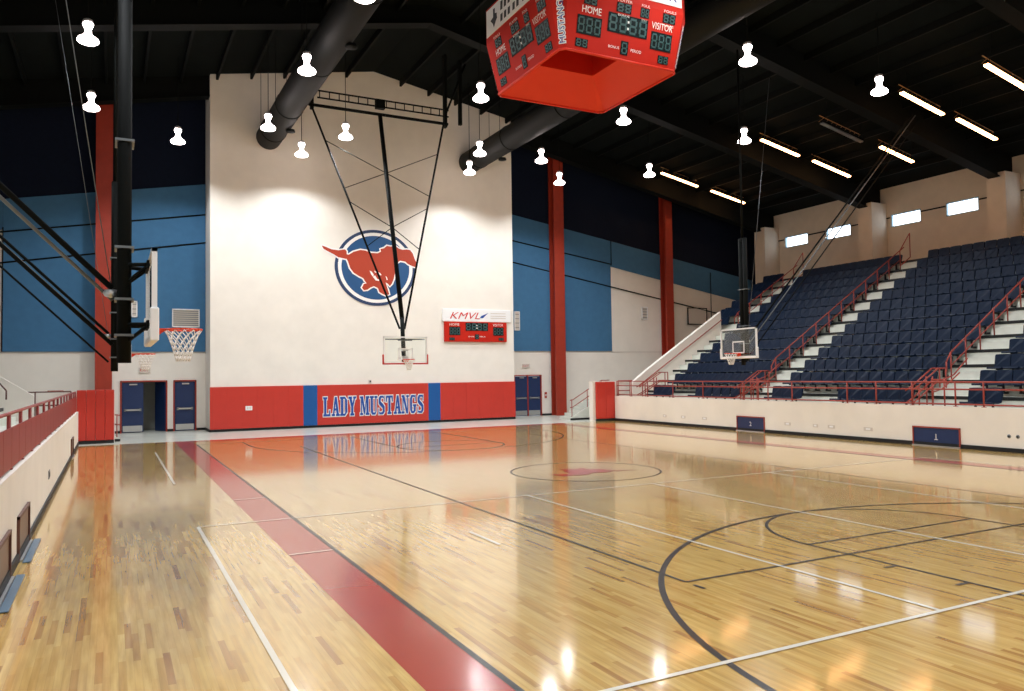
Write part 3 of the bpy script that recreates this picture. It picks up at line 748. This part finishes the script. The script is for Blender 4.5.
# flared underside: bottom lip, slopes up to a dark opening and an inner shaft
low = ringp(HB,0,.12); inn = ringp(.8,.62,.02); sh = ringp(.8,1.35,.02)
q.faces(low+inn, [(k, 8+k, 8+(k+1) % 8, (k+1) % 8) for k in range(8)], M['sb_redin']); q.obj('underside_funnel', t, 'bright orange red sloping underside')
q = MB(); q.faces(inn+sh, [(k, 8+k, 8+(k+1) % 8, (k+1) % 8) for k in range(8)]+[tuple(range(8,16))], M['sb_red']); q.obj('inner_shaft', t, 'dark red opening in the underside')
q = MB(); L8 = ringp(HB,0,.12); q.path(L8+[L8[0]], .03, M['sb_redin'], 6); q.obj('bottom_lip', t)
def face_frame(k):
    """origin at bottom middle of the leaning part, right axis and up axis, seen from outside; k=0 is the side to the near end"""
    Rz = Matrix.Rotation(-k*PI/2, 4, 'Z')
    a = Vector((0,-HB,0)); c = Vector((0,-HT,ZK)); up = (c-a)
    return Rz @ a, Rz @ Vector((1,0,0)), Rz @ up.normalized(), Rz @ c, Rz @ Vector((0,0,1)), up.length
for k in range(4):
    o0, U, V, o1, V2, LN = face_frame(k)
    P = lambda u, v: o0+U*u+V*v
    Q = lambda u, v: o1+U*u+V2*v
    caption('HOME', P(-1.2,.84), U, V, .52, .16, t, bold=.004); caption('VISITOR', P(.72,.84), U, V, .6, .16, t, bold=.004)
    digits('score_display', 3, P(-1.28,.38), U, V, .64, .4, t); digits('score_display', 3, P(.74,.38), U, V, .6, .4, t)
    digits('clock_display', 4, P(-.48,.56), U, V, 1.1, .42, t, .5); digits('period_display', 1, P(-.07,.12), U, V, .2, .3, t)
    digits('foul_display', 2, P(-1.28,.1), U, V, .32, .18, t); digits('foul_display', 2, P(1.0,.1), U, V, .3, .18, t)
    caption('BONUS', P(-.42,.22), U, V, .3, .06, t); caption('PERIOD', P(.2,.22), U, V, .3, .07, t)
    for u, wd, cap in ((-1.15,.34,'FOULS'),(-.28,.4,'PLAYER'),(.38,.24,'FOUL'),(1.02,.36,'FOULS')):
        digits('player_display', 2, P(u,1.02), U, V, wd, .21, t); caption(cap, P(u,1.25)+U.cross(V)*.004, U, V, wd, .06, t); caption('BONUS', P(u+.04,.94), U, V, wd-.08, .05, t)
    q = MB(); N_ = U.cross(V2); z0 = .16
    q.prism([Q(-1.55,z0),Q(1.55,z0),Q(1.55,ZT-ZK-.06),Q(-1.55,ZT-ZK-.06)], N_, .02, M['white_paint']); sgn_ = q.obj('sponsor_sign', t)
    if k == 1:      # the side seen from the left of the court, dark mark and unreadable words
        q = MB(); Qd = lambda u, v: Q(u,v)+N_*.024
        tri_poly(q, [(-1.3,.5),(-1.17,.38),(-1.11,.26),(-1.01,.38),(-.93,.44),(-.95,.58),(-1.05,.6),(-1.05,.74),(-1.15,.74),(-1.15,.54)], lambda a, c: Qd(a,c), M['ink_dark'])
        for u in (-.75,-.55,-.35,-.1,.1,.4,.62,.85,1.1):
            q.face([Qd(u,.54),Qd(u+.12,.54),Qd(u+.14,.76),Qd(u+.02,.76)], M['ink_dark']); q.face([Qd(u,.26),Qd(u+.12,.26),Qd(u+.13,.44),Qd(u+.01,.44)], M['ink_dark'])
        q.obj('sponsor_lettering', sgn_)
    else:
        caption('BANK', Q(.4,.26)+N_*.012, U, V2, 1.0, .36, sgn_, m=M['ink_blue'], bold=.012, name='sponsor_lettering')
# corner lettering on the chamfers, reading upwards
for k in range(4):
    Rz = Matrix.Rotation(-k*PI/2, 4, 'Z')
    a = Rz @ Vector((-HB+.06,-HB+.06,0)); c = Rz @ Vector((-HT+.15,-HT+.15,ZK)); upd = (c-a).normalized()
    rt = Rz @ Vector((1,-1,0)).normalized(); nrm = rt.cross(upd)
    # letters stand sideways: text right axis = up the corner
    for i, ch in enumerate('MUSTANGS'):
        pass
    O = a+upd*.12+rt*.085+nrm*.012
    for m_, ex, bo in ((M['ink_white'], .004, .022), (M['ink_blue'], .010, .0)):
        bm_, wt = textmesh('MUSTANGS', .19, m_, O, upd, -rt, ext=ex, bold=bo); sxx = 1.9/wt
        bm_.v = [tuple(Vector(p)+upd*((Vector(p)-O).dot(upd)*(sxx-1))*0+Vector((0,0,0))) for p in bm_.v]
        bm_.obj('corner_lettering', t)
q = MB()
for x in (-1.2,1.2):
    for y in (-1.2,1.2): q.tube((x,y,ZT),(x*.8,y*.8,roof(x)-9.6-.3),.03,M['steel_black'])
q.obj('suspension_cables', t)

# ------------------------------------------------------------------ basketball backstops
def net_mesh(c, R0, R1, H):
    q = MB(); n = 12; rows = 6
    P = lambda k, j: Vector((c[0]+(R0+(R1-R0)*min(1, (j/rows)**.7))*math.cos(2*PI*k/n), c[1]+(R0+(R1-R0)*min(1, (j/rows)**.7))*math.sin(2*PI*k/n), c[2]-H*j/rows))
    for j in range(rows):
        for k in range(n):
            off = .5*(j % 2)
            a = P(k+off, j)
            q.tube(a, P(k+off+.5, j+1), .0075, M['net'], 4); q.tube(a, P(k+off-.5, j+1), .0075, M['net'], 4)
    return q
def hoop(name, label, C0, ang, mast_fn, pads=True):
    """board centre bottom faces local -y. C0: board plane point at floor level, ang rotation about z"""
    t = thing(name, label, 'basketball hoop', (C0[0], C0[1], 0)); t.rotation_euler = (0,0,ang)
    q = MB(); q.box((-.88,-.006,2.93),(.88,.006,3.93),M['glass']); bd = q.obj('backboard', t)
    q = MB(); e = .05
    for A, B in (((-.915,-.03,2.9),(.915,.03,2.9+e)),((-.915,-.03,3.97-e),(.915,.03,3.97)),((-.915,-.03,2.9),(-.915+e,.03,3.97)),((.915-e,-.03,2.9),(.915,.03,3.97))): q.box(A,B,M['white_paint'])
    q.obj('board_frame', bd)
    q = MB()
    for A, B in (((-.305,-.016,3.05),(.305,-.013,3.10)),((-.305,-.016,3.455),(.305,-.013,3.505)),((-.305,-.016,3.05),(-.255,-.013,3.505)),((.255,-.016,3.05),(.305,-.013,3.505))): q.box(A,B,M['white_paint'])
    q.obj('target_square', bd)
    if pads:
        q = MB(); pm = M['red_pad'] if pads == 'red' else M['white_paint']
        q.cbox((-.945,-.05,2.86),(.945,.05,2.915),pm,.015); q.cbox((-.95,-.05,2.86),(-.9,.05,3.26),pm,.015); q.cbox((.9,-.05,2.86),(.95,.05,3.26),pm,.015)
        q.obj('edge_padding', bd, 'red edge padding' if pads == 'red' else 'pale grey edge padding')
    # rim
    q = MB(); R0 = .2286; n = 24
    for k in range(n):
        a, c = 2*PI*k/n, 2*PI*(k+1)/n
        q.tube((R0*math.cos(a),-.38+R0*math.sin(a),3.05),(R0*math.cos(c),-.38+R0*math.sin(c),3.05),.012,M['orange'],6)
    q.box((-.12,-.035,2.96),(.12,-.01,3.07),M['orange']); q.prism([(-.1,-.03,3.06),(.1,-.03,3.06),(.07,-.17,3.06),(-.07,-.17,3.06)],(0,0,-1),.02,M['orange']); q.prism([(.012,-.03,3.04),(.012,-.03,2.93),(.012,-.17,3.04)],(-1,0,0),.024,M['orange'])
    rm = q.obj('rim', t)
    net_mesh((0,-.38,3.04), R0, .08, .40).obj('net', rm)
    mast_fn(t)
    return t
SB = M['steel_black']
def side_mast(t):
    # twin black tube mast, arms to the board, diagonal braces running back up to the roof
    top = 14.4
    for x in (-.10, .10):
        q = MB(); q.tube((x,.31,2.62 if x < 0 else 2.78),(x,.31,7.3),.085,SB,12); q.obj('mast_tube', t)
    q = MB(); q.tube((0,.31,7.25),(0,.31,top),.04,SB,8); q.box((-.16,.24,7.2),(.16,.38,7.32),SB); q.obj('upper_mast', t)
    q = MB()
    for z in (2.95,3.4,4.05,5.4): q.box((-.2,.2,z),(.2,.42,z+.03),M['grey_metal'])
    q.obj('mast_clamps', t, 'grey clamps')
    for z in (3.85,3.1):
        q = MB()
        for x in (-.25,.25): q.tube((x,.03,z),(x*.5,.32,z),.025,SB); q.tube((x,.03,z),(x*.5,.32,z-.25),.02,SB)
        q.box((-.3,.03,z-.05),(.3,.06,z+.05),SB); q.obj('board_arm', t)
    # braces
    for x, z0, r in ((-.04,3.55,.035),(.09,3.42,.022),(-.08,2.85,.025)):
        q = MB(); L = 9.9 if z0 > 3 else 10.3; q.tube((x,.44,z0),(x,.44+L,z0+L*1.0),r,SB if r != .022 else M['grey_metal']); q.obj('diagonal_brace', t)
    q = MB(); q.lathe([(0,-.06),(.07,-.04),(.09,0),(.07,.04),(0,.06)],M['chrome'],c=(0,.46,3.5),n=12); q.obj('brace_joint', t, 'shiny joint')
    q = MB(); q.tube((0,.46,3.6),(0,1.9,13.6),.008,M['grey_metal'],4); q.obj('hoist_cable', t)
HP = 'baskets hanging along the court sides'
def setg(o, g): o['group'] = g; return o
hoop('basketball_hoop', 'nearest side basket on black twin mast, backboard seen edge on', (-9.94,-5.35), PI/2, side_mast, 'white')
hoop('basketball_hoop', 'smaller left side basket mostly hidden behind the nearest black mast', (-10.02,5.25), PI/2, side_mast, 'white')
hoop('basketball_hoop', 'right side basket with clear backboard hanging in front of navy seats', (10.05,5.2), -PI/2, side_mast, 'white')
def end_mast(t):
    # lower mast, three tubes fanning up to a horizontal beam hung under the roof; local y forwards = towards the wall
    yt = 3.03; zt = 13.8
    q = MB(); q.tube((0,.2,2.98),(0,.38,4.75),.085,SB,12); q.obj('lower_mast', t)
    q = MB(); q.tube((.0,.38,4.7),(0,yt,zt),.09,SB,10); q.obj('centre_tube', t)
    for s in (-1, 1):
        q = MB(); q.tube((s*.1,.38,4.3),(s*2.98,yt,zt),.045,SB); q.obj('side_tube', t)
    q = MB(); q.tube((.22,.55,4.6),(3.05,yt+.25,zt),.03,SB); q.obj('side_tube', t)
    def L_(s, f): return Vector((s*(.1+2.88*f), .38+(yt-.38)*f, 4.3+(zt-4.3)*f))
    def M_(f): return Vector((0,.38+(yt-.38)*f,4.7+(zt-4.7)*f))
    q = MB()
    for s in (-1, 1):
        for f0, f1 in ((.84,.62),(.56,.36)):
            pm = M_((f0+f1)/2-.03); q.tube(L_(s,f0),pm,.018,SB,6); q.tube(L_(s,f1),pm,.018,SB,6)
    q.obj('cross_braces', t)
    q = MB(); q.tube((-3.1,yt,zt+.05),(3.2,yt,zt+.05),.07,SB,8); q.obj('pivot_beam', t)
    # ladder truss above
    q = MB(); y2 = yt+.15
    for z in (zt+.45, zt+.75): q.tube((-2.7,y2,z),(3.3,y2,z),.035,SB,6)
    for i in range(14):
        x = -2.6+.42*i; q.tube((x,y2,zt+.45),(x,y2,zt+.75),.022,SB,6)
    q.box((-.15,y2-.12,zt+.35),(.25,y2+.12,zt+.75),SB); q.obj('ladder_truss', t)
    q = MB()
    for x in (-2.95,3.1):
        q.box((x-.06,yt-.05,zt-.1),(x+.06,yt+.2,roof(x)-.3),SB)
    q.tube((3.1,yt,zt+.5),(4.1,yt,roof(4.1)-.4),.05,SB); q.box((3.75,yt-.05,zt+.1),(3.9,yt+.1,roof(3.9)-.3),SB); q.obj('roof_hanger', t)
    q = MB(); q.box((-.3,.03,3.8),(.3,.08,3.88),M['grey_metal']); q.box((-.82,.03,3.84),(.82,.06,3.88),M['grey_metal']); q.box((-.12,.03,3.1),(.12,.25,3.2),M['white_paint']); q.box((-.12,.03,3.4),(.12,.3,3.46),M['white_paint']); q.obj('board_arms', t)
hoop('basketball_hoop', 'end basket with red edged clear backboard before the white central wall', (0,13.1), 0, end_mast, 'red')

# ------------------------------------------------------------------ doors
def door_leaf(parent, x0, x1, y, bar=True, glass=False, m=None, name='door_leaf'):
    q = MB(); q.cbox((x0,y-.025,.02),(x1,y+.025,DZ-.08),m or M['door'],.008); lf = q.obj(name, parent)
    q = MB(); q.box((x0+.04,y-.032,.05),(x1-.04,y-.026,.32),M['chrome']); q.obj('kick_plate', lf)
    q = MB(); q.box((x0+.08,y-.09,1.0),(x1-.08,y-.05,1.07),M['chrome']); q.box((x0+.08,y-.09,.98),(x0+.16,y-.026,1.09),M['chrome']); q.box((x1-.16,y-.09,.98),(x1-.08,y-.026,1.09),M['chrome']); q.obj('push_bar', lf)
    q = MB(); q.box((x0+.3,y-.1,DZ-.2),(x1-.25,y-.03,DZ-.14),M['chrome']); q.obj('door_closer', lf)
    return lf
def frame(x0, x1, name, mid=None):
    q = MB(); e = .06; y0, y1 = YW-.05, YW+.12
    q.box((x0,y0,0),(x0+e,y1,DZ),M['red_col']); q.box((x1-e,y0,0),(x1,y1,DZ),M['red_col']); q.box((x0,y0,DZ-e),(x1,y1,DZ),M['red_col'])
    if mid: q.box((mid-e/2,y0+.02,0),(mid+e/2,y1,DZ-e),M['red_col'])
    return struct(q.obj(name))
d = frame(-10.05, -8.1, 'door_1'); door_leaf(d, -9.98, -9.1, YW+.03)
# open right leaf swung outwards into the lobby
lf = door_leaf(d, 0, .84, 0, m=M['door']); lf.location = (-8.17, YW+.08, 0); lf.rotation_euler = (0, 0, math.radians(118))
q = MB(); q.box((-.36,-.028,1.2),(-.24,-.024,2.0),M['black'])
d2 = frame(-7.85, -6.85, 'door_2'); door_leaf(d2, -7.78, -6.92, YW+.03)
d3 = frame(9.95, 11.75, 'door_3', 10.85); door_leaf(d3, 10.02, 10.83, YW+.03); door_leaf(d3, 10.87, 11.68, YW+.03)
# lobby behind the open leaf
q = MB(); q.box((-11.2,YW+2.6,0),(-6.5,YW+2.7,2.7),M['riser']); q.box((-11.2,YW+.3,2.6),(-6.5,YW+2.7,2.7),M['ceil']); q.box((-11.3,YW+.3,0),(-11.2,YW+2.7,2.7),M['riser']); q.box((-6.5,YW+.3,0),(-6.4,YW+2.7,2.7),M['riser'])
struct(q.obj('wall_lobby'))
# exit signs
for x, z, lab in ((-9.05,2.84,'faint red exit sign over the left double doors'),(10.75,2.88,'faint red exit sign over the right double doors')):
    t = thing('exit_sign', lab, 'exit sign', (x,YW-.04,z)); q = MB(); q.cbox((-.24,-.03,-.12),(.24,.04,.12),M['offwhite'],.01); q.obj('housing', t)
    bm_, wt = textmesh('EXIT', .17, M['ink_red'], (-.2,-.03,-.06), (1,0,0), (0,0,1), bold=0); bm_.obj('exit_lettering', t)
# vents, boxes on the end wall
def louvre(x0, x1, z0, z1, lab, y=YW-.115, bars_=8):
    t = thing('wall_vent', lab, 'vent', (x0,y,z0)); wdt, ht = x1-x0, z1-z0
    q = MB(); e = .05
    for A, B in (((0,0,0),(e,.05,ht)),((wdt-e,0,0),(wdt,.05,ht)),((0,0,0),(wdt,.05,e)),((0,0,ht-e),(wdt,.05,ht))): q.box(A,B,M['white_paint'])
    q.obj('vent_frame', t)
    q = MB()
    q.box((e,.03,e),(wdt-e,.04,ht-e),M['offwhite'])
    for i in range(bars_): z = e+(ht-2*e)*(i+.5)/bars_; q.box((e,.01,z-.015),(wdt-e,.03,z+.015),M['grey_metal'])
    q.obj('vent_grille', t)
louvre(-7.91,-6.72,4.82,5.68,'square pale vent on the blue panel behind the side basket rim')
louvre(10.0,10.35,4.9,6.0,'narrow pale box on the right blue panel beside the white wall edge', bars_=4)
louvre(19.0,19.45,5.7,6.5,'small grey vent on white wall left of the farthest red column', YW-.06, 4)
louvre(-9.62,-9.36,5.25,6.0,'small pale box on blue panel between side mast and backboard', bars_=3)
# little rail and strobe beside the left doors
for x, z, lab in ((-10.62,1.9,'tiny white horn box on the left red column'),(12.85,2.1,'tiny white box on the middle red column')):
    yy = YW-.62 if x > 0 else YW-.57
    tag(MB().cbox((x-.06,yy-.04,z),(x+.06,yy,z+.12),M['offwhite'],.01).box((x-.03,yy-.05,z+.03),(x+.03,yy-.04,z+.09),M['white_paint']).obj('alarm_box'), lab, 'alarm')
tag(MB().cbox((11.95,YW-.04,1.0),(12.1,YW,1.35),M['red_col'],.01).box((12.0,YW-.05,1.12),(12.05,YW-.04,1.22),M['white_paint']).obj('fire_alarm_box'), 'small red pull box on wall beside the right double doors', 'alarm')
# backboard leaning in the corner, far right, seen over the parapet
t = thing('spare_backboard', 'dark outlined spare frame mounted high on wall above the white parapet', 'frame', (22.6,YW-.12,5.45))
q = MB()
for A, B in (((0,0,0),(.05,.06,1.1)),((1.55,0,0),(1.6,.06,1.1)),((0,0,1.05),(1.6,.06,1.1)),((0,0,0),(1.6,.06,.05))): q.box(A,B,M['steel_black'])
q.obj('outline_frame', t); q = MB(); q.box((.05,.03,.05),(1.55,.04,1.05),M['offwhite']); q.obj('back_sheet', t)

# ------------------------------------------------------------------ storage hatches in the stand walls
def hatch(x, s, y0, y1, label, num=None):
    t = thing('storage_hatch', label, 'hatch', (x,(y0+y1)/2,0), 'low hatches in the stand walls'); h = (y1-y0)/2; ZH = .6
    q = MB(); q.cbox((-s*.012,-h+.03,.03),(-s*.003,h-.03,ZH-.03),M['door'] if s > 0 else M['hatch_brown'],.003); lf = q.obj('hatch_door', t)
    q = MB(); e = .04
    for A, B in (((-s*.036,-h,0),(0,-h+e,ZH)),((-s*.036,h-e,0),(0,h,ZH)),((-s*.036,-h,ZH-e),(0,h,ZH))): q.box(A,B,M['red_rail'] if s > 0 else M['rail_brown'])
    q.obj('hatch_frame', t)
    q = MB(); q.box((-s*.07,-h,0),(-s*.036,h,.03),M['chrome']); q.obj('sill_strip', t)
    if num:
        U = (0,-1,0) if s > 0 else (0,1,0)
        bm_, wt = textmesh(num, .24, M['ink_white'], (-s*.012,.06*s,.22), U, (0,0,1)); bm_.box((-s*.0125,-.06,.2),(-s*.012,.06,.22),M['ink_white']) if num == '1' else None; bm_.obj('hatch_number', lf)
hatch(XR, 1, -1.70, -.14, 'low navy storage hatch numbered 1 near the three round outlets', '1')
hatch(XR, 1, 6.14, 7.66, 'low navy storage hatch numbered 2, farther along the right wall', '2')
hatch(XL, -1, -4.0, -2.5, 'low brown hatch in the left wall with blue floor mat, nearer the doors')
hatch(XL, -1, -6.5, -4.95, 'low brown hatch in the left wall nearest the bottom left picture corner')
hatch(XL, -1, 11.2, 12.6, 'distant low brown hatch in the left wall just before the red pad')
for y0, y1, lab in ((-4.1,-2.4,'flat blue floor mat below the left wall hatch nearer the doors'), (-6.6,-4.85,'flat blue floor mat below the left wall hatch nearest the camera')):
    q = MB(); q.cbox((XL+.075,y0,.005),(XL+.17,y1,.02),M['mat_blue'],.005); tag(q.obj('floor_mat'), lab, 'mat')  # thin strip standing in for the bluish reflection at the hatch sill
for i, y in enumerate((-3.11,-3.35,-3.6)):
    q = MB(); q.lathe([(0,-.012),(.045,-.012),(.055,0),(.055,.01)],M['grey_metal'],c=(XR-.005,y,.45),n=12,axis='x'); q.lathe([(0,-.016),(.03,-.016),(.03,-.01)],M['black'],c=(XR-.005,y,.45),n=10,axis='x')
    tag(q.obj('round_outlet'), 'round dark outlet in the white right wall, %s of three past hatch 1' % ORD[i], 'outlet', 'three round outlets in the right stand wall')
for i, (y, wd) in enumerate(((12.3,.25),(11.0,.3),(9.6,.3),(5.0,.3),(3.7,.22),(3.0,.3),(1.5,.35))):
    q = MB(); q.cbox((XR-.012,y-wd/2,.34),(XR,y+wd/2,.46),M['offwhite'],.004); q.box((XR-.016,y-wd/4,.37),(XR-.012,y+wd/4,.43),M['white_paint'])
    tag(q.obj('wall_plate'), 'faint pale cover plate low on the right wall, %s counting from the right red pad' % ORD[i], 'cover plate', 'cover plates on the right stand wall')
for y in (1.9,):
    q = MB(); q.cbox((XL,y-.15,.45),(XL+.015,y+.15,.62),M['grey_metal'],.004); q.box((XL+.015,y-.08,.49),(XL+.02,y+.08,.58),M['black']); tag(q.obj('wall_plate'), 'small grey outlet plate on the left white stand wall', 'outlet')

# ------------------------------------------------------------------ ducts
for x, z, lab in ((-3.9,13.65,'big round black air duct nearer the left lamps, ending at the white wall'), (6.35,13.6,'big round black air duct behind the scoreboard, ending at the white wall')):
    t = thing('air_duct', lab, 'duct', (x,0,z)); q = MB(); r = .57
    q.lathe([(0,20.95),(r*.9,20.94),(r,20.85),(r,-20),(0,-20.01)],M['duct'],n=32,axis='y'); q.obj('duct_tube', t)
    for y in (19.5,16,11,5,-3,-10,-17):
        q = MB(); q.lathe([(r+.005,y-.04),(r+.02,y-.04),(r+.02,y+.04),(r+.005,y+.04)],M['steel_black'],n=32,axis='y')
        for s in (-1,1): q.tube((s*r,y,0),(s*r,y,roof(x+s*r)-z-.25),.012,M['steel_black'],5)
        q.obj('duct_hanger', t)
    for y in (17.6,8,-1):
        q = MB(); q.lathe([(.18,0),(.2,-.08),(.2,-.1),(0,-.1)],M['steel_black'],c=(.35,y,-r+.05),n=14); q.obj('duct_outlet', t)

# ------------------------------------------------------------------ high bay lamps
hb = MB(); hb.lathe([(.24,0),(.285,.03),(.29,.08),(.26,.13),(.17,.19),(.10,.26),(.085,.34),(.095,.42),(.13,.49),(.15,.55),(.12,.6)],M['lamp'],n=20)
hb.lathe([(.0,-.03),(.14,-.02),(.24,0)],M['lamp'],n=20)
top = MB(); top.lathe([(.12,.6),(.13,.62),(.13,.68),(.06,.72),(0,.73)],M['lamp_top'],n=16)
ME_H, ME_T = hb.mesh('lamp_reflector'), top.mesh('lamp_ballast')
LL = bpy.data.lights.new('high_bay_light', 'SPOT'); LL.energy = LAMP_W; LL.spot_size = math.radians(146); LL.spot_blend = .45; LL.shadow_soft_size = .28; LL.color = (.93, .965, 1.0)
def lamp(x, y, z, label):
    t = thing('high_bay_lamp', label, 'lamp', (x,y,z), 'high bay lamps hanging from the roof')
    for nm, me in (('reflector', ME_H), ('ballast', ME_T)):
        o = bpy.data.objects.new(nm, me); C.objects.link(o); o.parent = t
    q = MB(); q.tube((0,0,.72),(0,0,roof(x)-z-.02),.014,M['steel_black'],6); q.obj('pendant_rod', t)
    l = bpy.data.objects.new('lamp_light', LL); C.objects.link(l); l.parent = t; l.location = (0,0,-.06)
LP = [(-11.05,9.4,'bright lamp high at upper left, largest beside the black mast'),
 (-11.1,15.8,'small bright lamp above the left red column'),
 (-7.95,18.9,'small bright lamp between the black mast and the white wall'),
 (-4.75,9.0,'bright lamp in front of the big duct top, above the white wall'),
 (-4.85,15.5,'bright lamp hanging by the rounded end of the left duct'),
 (-2.83,18.75,'bright lamp low on a rod right of the left duct end'),
 (-1.73,15.4,'bright lamp on a rod before the left half of the hoop truss'),
 (1.48,8.9,'bright lamp just left of the hanging scoreboard corner'),
 (4.4,15.3,'upper bright lamp beside the end of the right duct'),
 (5.33,18.5,'lower bright lamp under the end of the right duct'),
 (7.55,15.2,'bright lamp below the scoreboard, left of the red middle column'),
 (10.5,18.5,'small bright lamp right in front of the red middle column'),
 (7.74,8.85,'bright lamp just below the right lower corner of the scoreboard'),
 (7.9,2.2,'large bright lamp right of the scoreboard in the dark ceiling'),
 (14.1,8.8,'bright lamp above the grey mast of the right side basket'),
 (13.85,15.2,'small bright lamp left of the farthest glowing tube'),
 (14.25,2.2,'bright lamp left of the row of glowing tubes, upper right'),
 (-4.5,3.35,'glaring bright lamp at the very top edge over the duct')]
for x, y, lab in LP: lamp(x, y, LAMP_Z, lab)
for y, ry in ((-4.3,'first'),(-10.9,'second'),(-17.4,'third')):  # unseen rows carrying on the lamp grid, added to light the near court
    for i, x in enumerate((-11,-4.75,1.5,7.8,14.2)):
        lamp(x, y, LAMP_Z, 'lamp above the near half of the court, %s row, %s from the left wall' % (ry, ORD[i]))
lamp(-11.0, 2.3, LAMP_Z, 'lamp over the left wall by the nearest side basket mast')
for x in (-17.3, 20.5):  # unseen lamps over both stands, added for their light
    for y in (-11,):
        lamp(x, y, LAMP_Z-.4, 'lamp over the near part of the %s stand' % ('left' if x < 0 else 'right'))

# ------------------------------------------------------------------ warm tube lights under the right roof slope
def strip(x0, x1, y, z0, lab, lit=True):
    sl = -.2; L = x1-x0; ang = math.atan(.2)
    t = thing('tube_light', lab, 'tube light', (x0,y,z0), 'warm tube lights over the right stand'); t.rotation_euler = (0, ang, 0)
    Lh = L/math.cos(ang)
    q = MB(); q.cbox((0,-.12,.06),(Lh,.12,.14),M['steel_black'],.02); q.obj('housing', t)
    q = MB(); q.tube((.03,-.05,.02),(Lh-.03,-.05,.02),.045,M['tube'] if lit else M['grey_metal'],8); q.tube((.03,.05,.02),(Lh-.03,.05,.02),.045,M['tube'] if lit else M['grey_metal'],8); q.obj('glowing_tube' if lit else 'unlit_tube', t)
    q = MB()
    for i in range(9):
        a = Lh*(i+.5)/9; q.tube((a-.15,.14,.12),(a+.15,.16,.42),.012,M['strip_wire'],4)
    q.tube((0,.15,.42),(Lh,.15,.42),.02,M['strip_wire'],5); q.obj('wire_guard', t)
    q = MB()
    for a in (.2, Lh-.2): q.tube((a,0,.12),(a,0,.12+(roof(x0)-z0-.15)),.012,M['steel_black'],4)
    q.obj('hanger', t)
for a in ((18.4,21.15,20.0,14.15,'warm tube light directly above the farthest red column'),
 (22.2,24.9,20.0,13.45,'warm tube light touching the grey mast of right side basket'),
 (18.33,20.94,12.0,13.9,'warm tube light nearest right of the lamp above the grey mast'),
 (21.95,24.7,12.0,13.25,'warm tube light just above the corner window pilaster'),
 (21.9,24.25,8.0,12.9,'thin warm tube light below the unlit one, mid right'),
 (17.95,20.6,4.0,13.55,'warm tube light right of the upper right lamp'),
 (21.53,24.25,4.0,12.97,'warm tube light above the second window pilaster'),
 (17.3,20.1,.2,13.2,'warm tube light cut by the right picture edge at top')): strip(*a)
strip(17.96,20.64,8.0,13.5,'unlit dull tube light between the glowing tubes', lit=False)
for i, y in enumerate((-4,-8,-12,-16)):
    for x in (18.2,21.8): strip(x,x+2.6,y,roof(x)-.75,'warm tube light over the near right stand, %s row, %s tube' % (ORD[i], 'inner' if x < 20 else 'outer'))
for i, y in enumerate((12,4,-4,-12)):
    strip(-20.6,-18,y,12.6,'warm tube light over the left stand, %s from the end wall' % ORD[i])
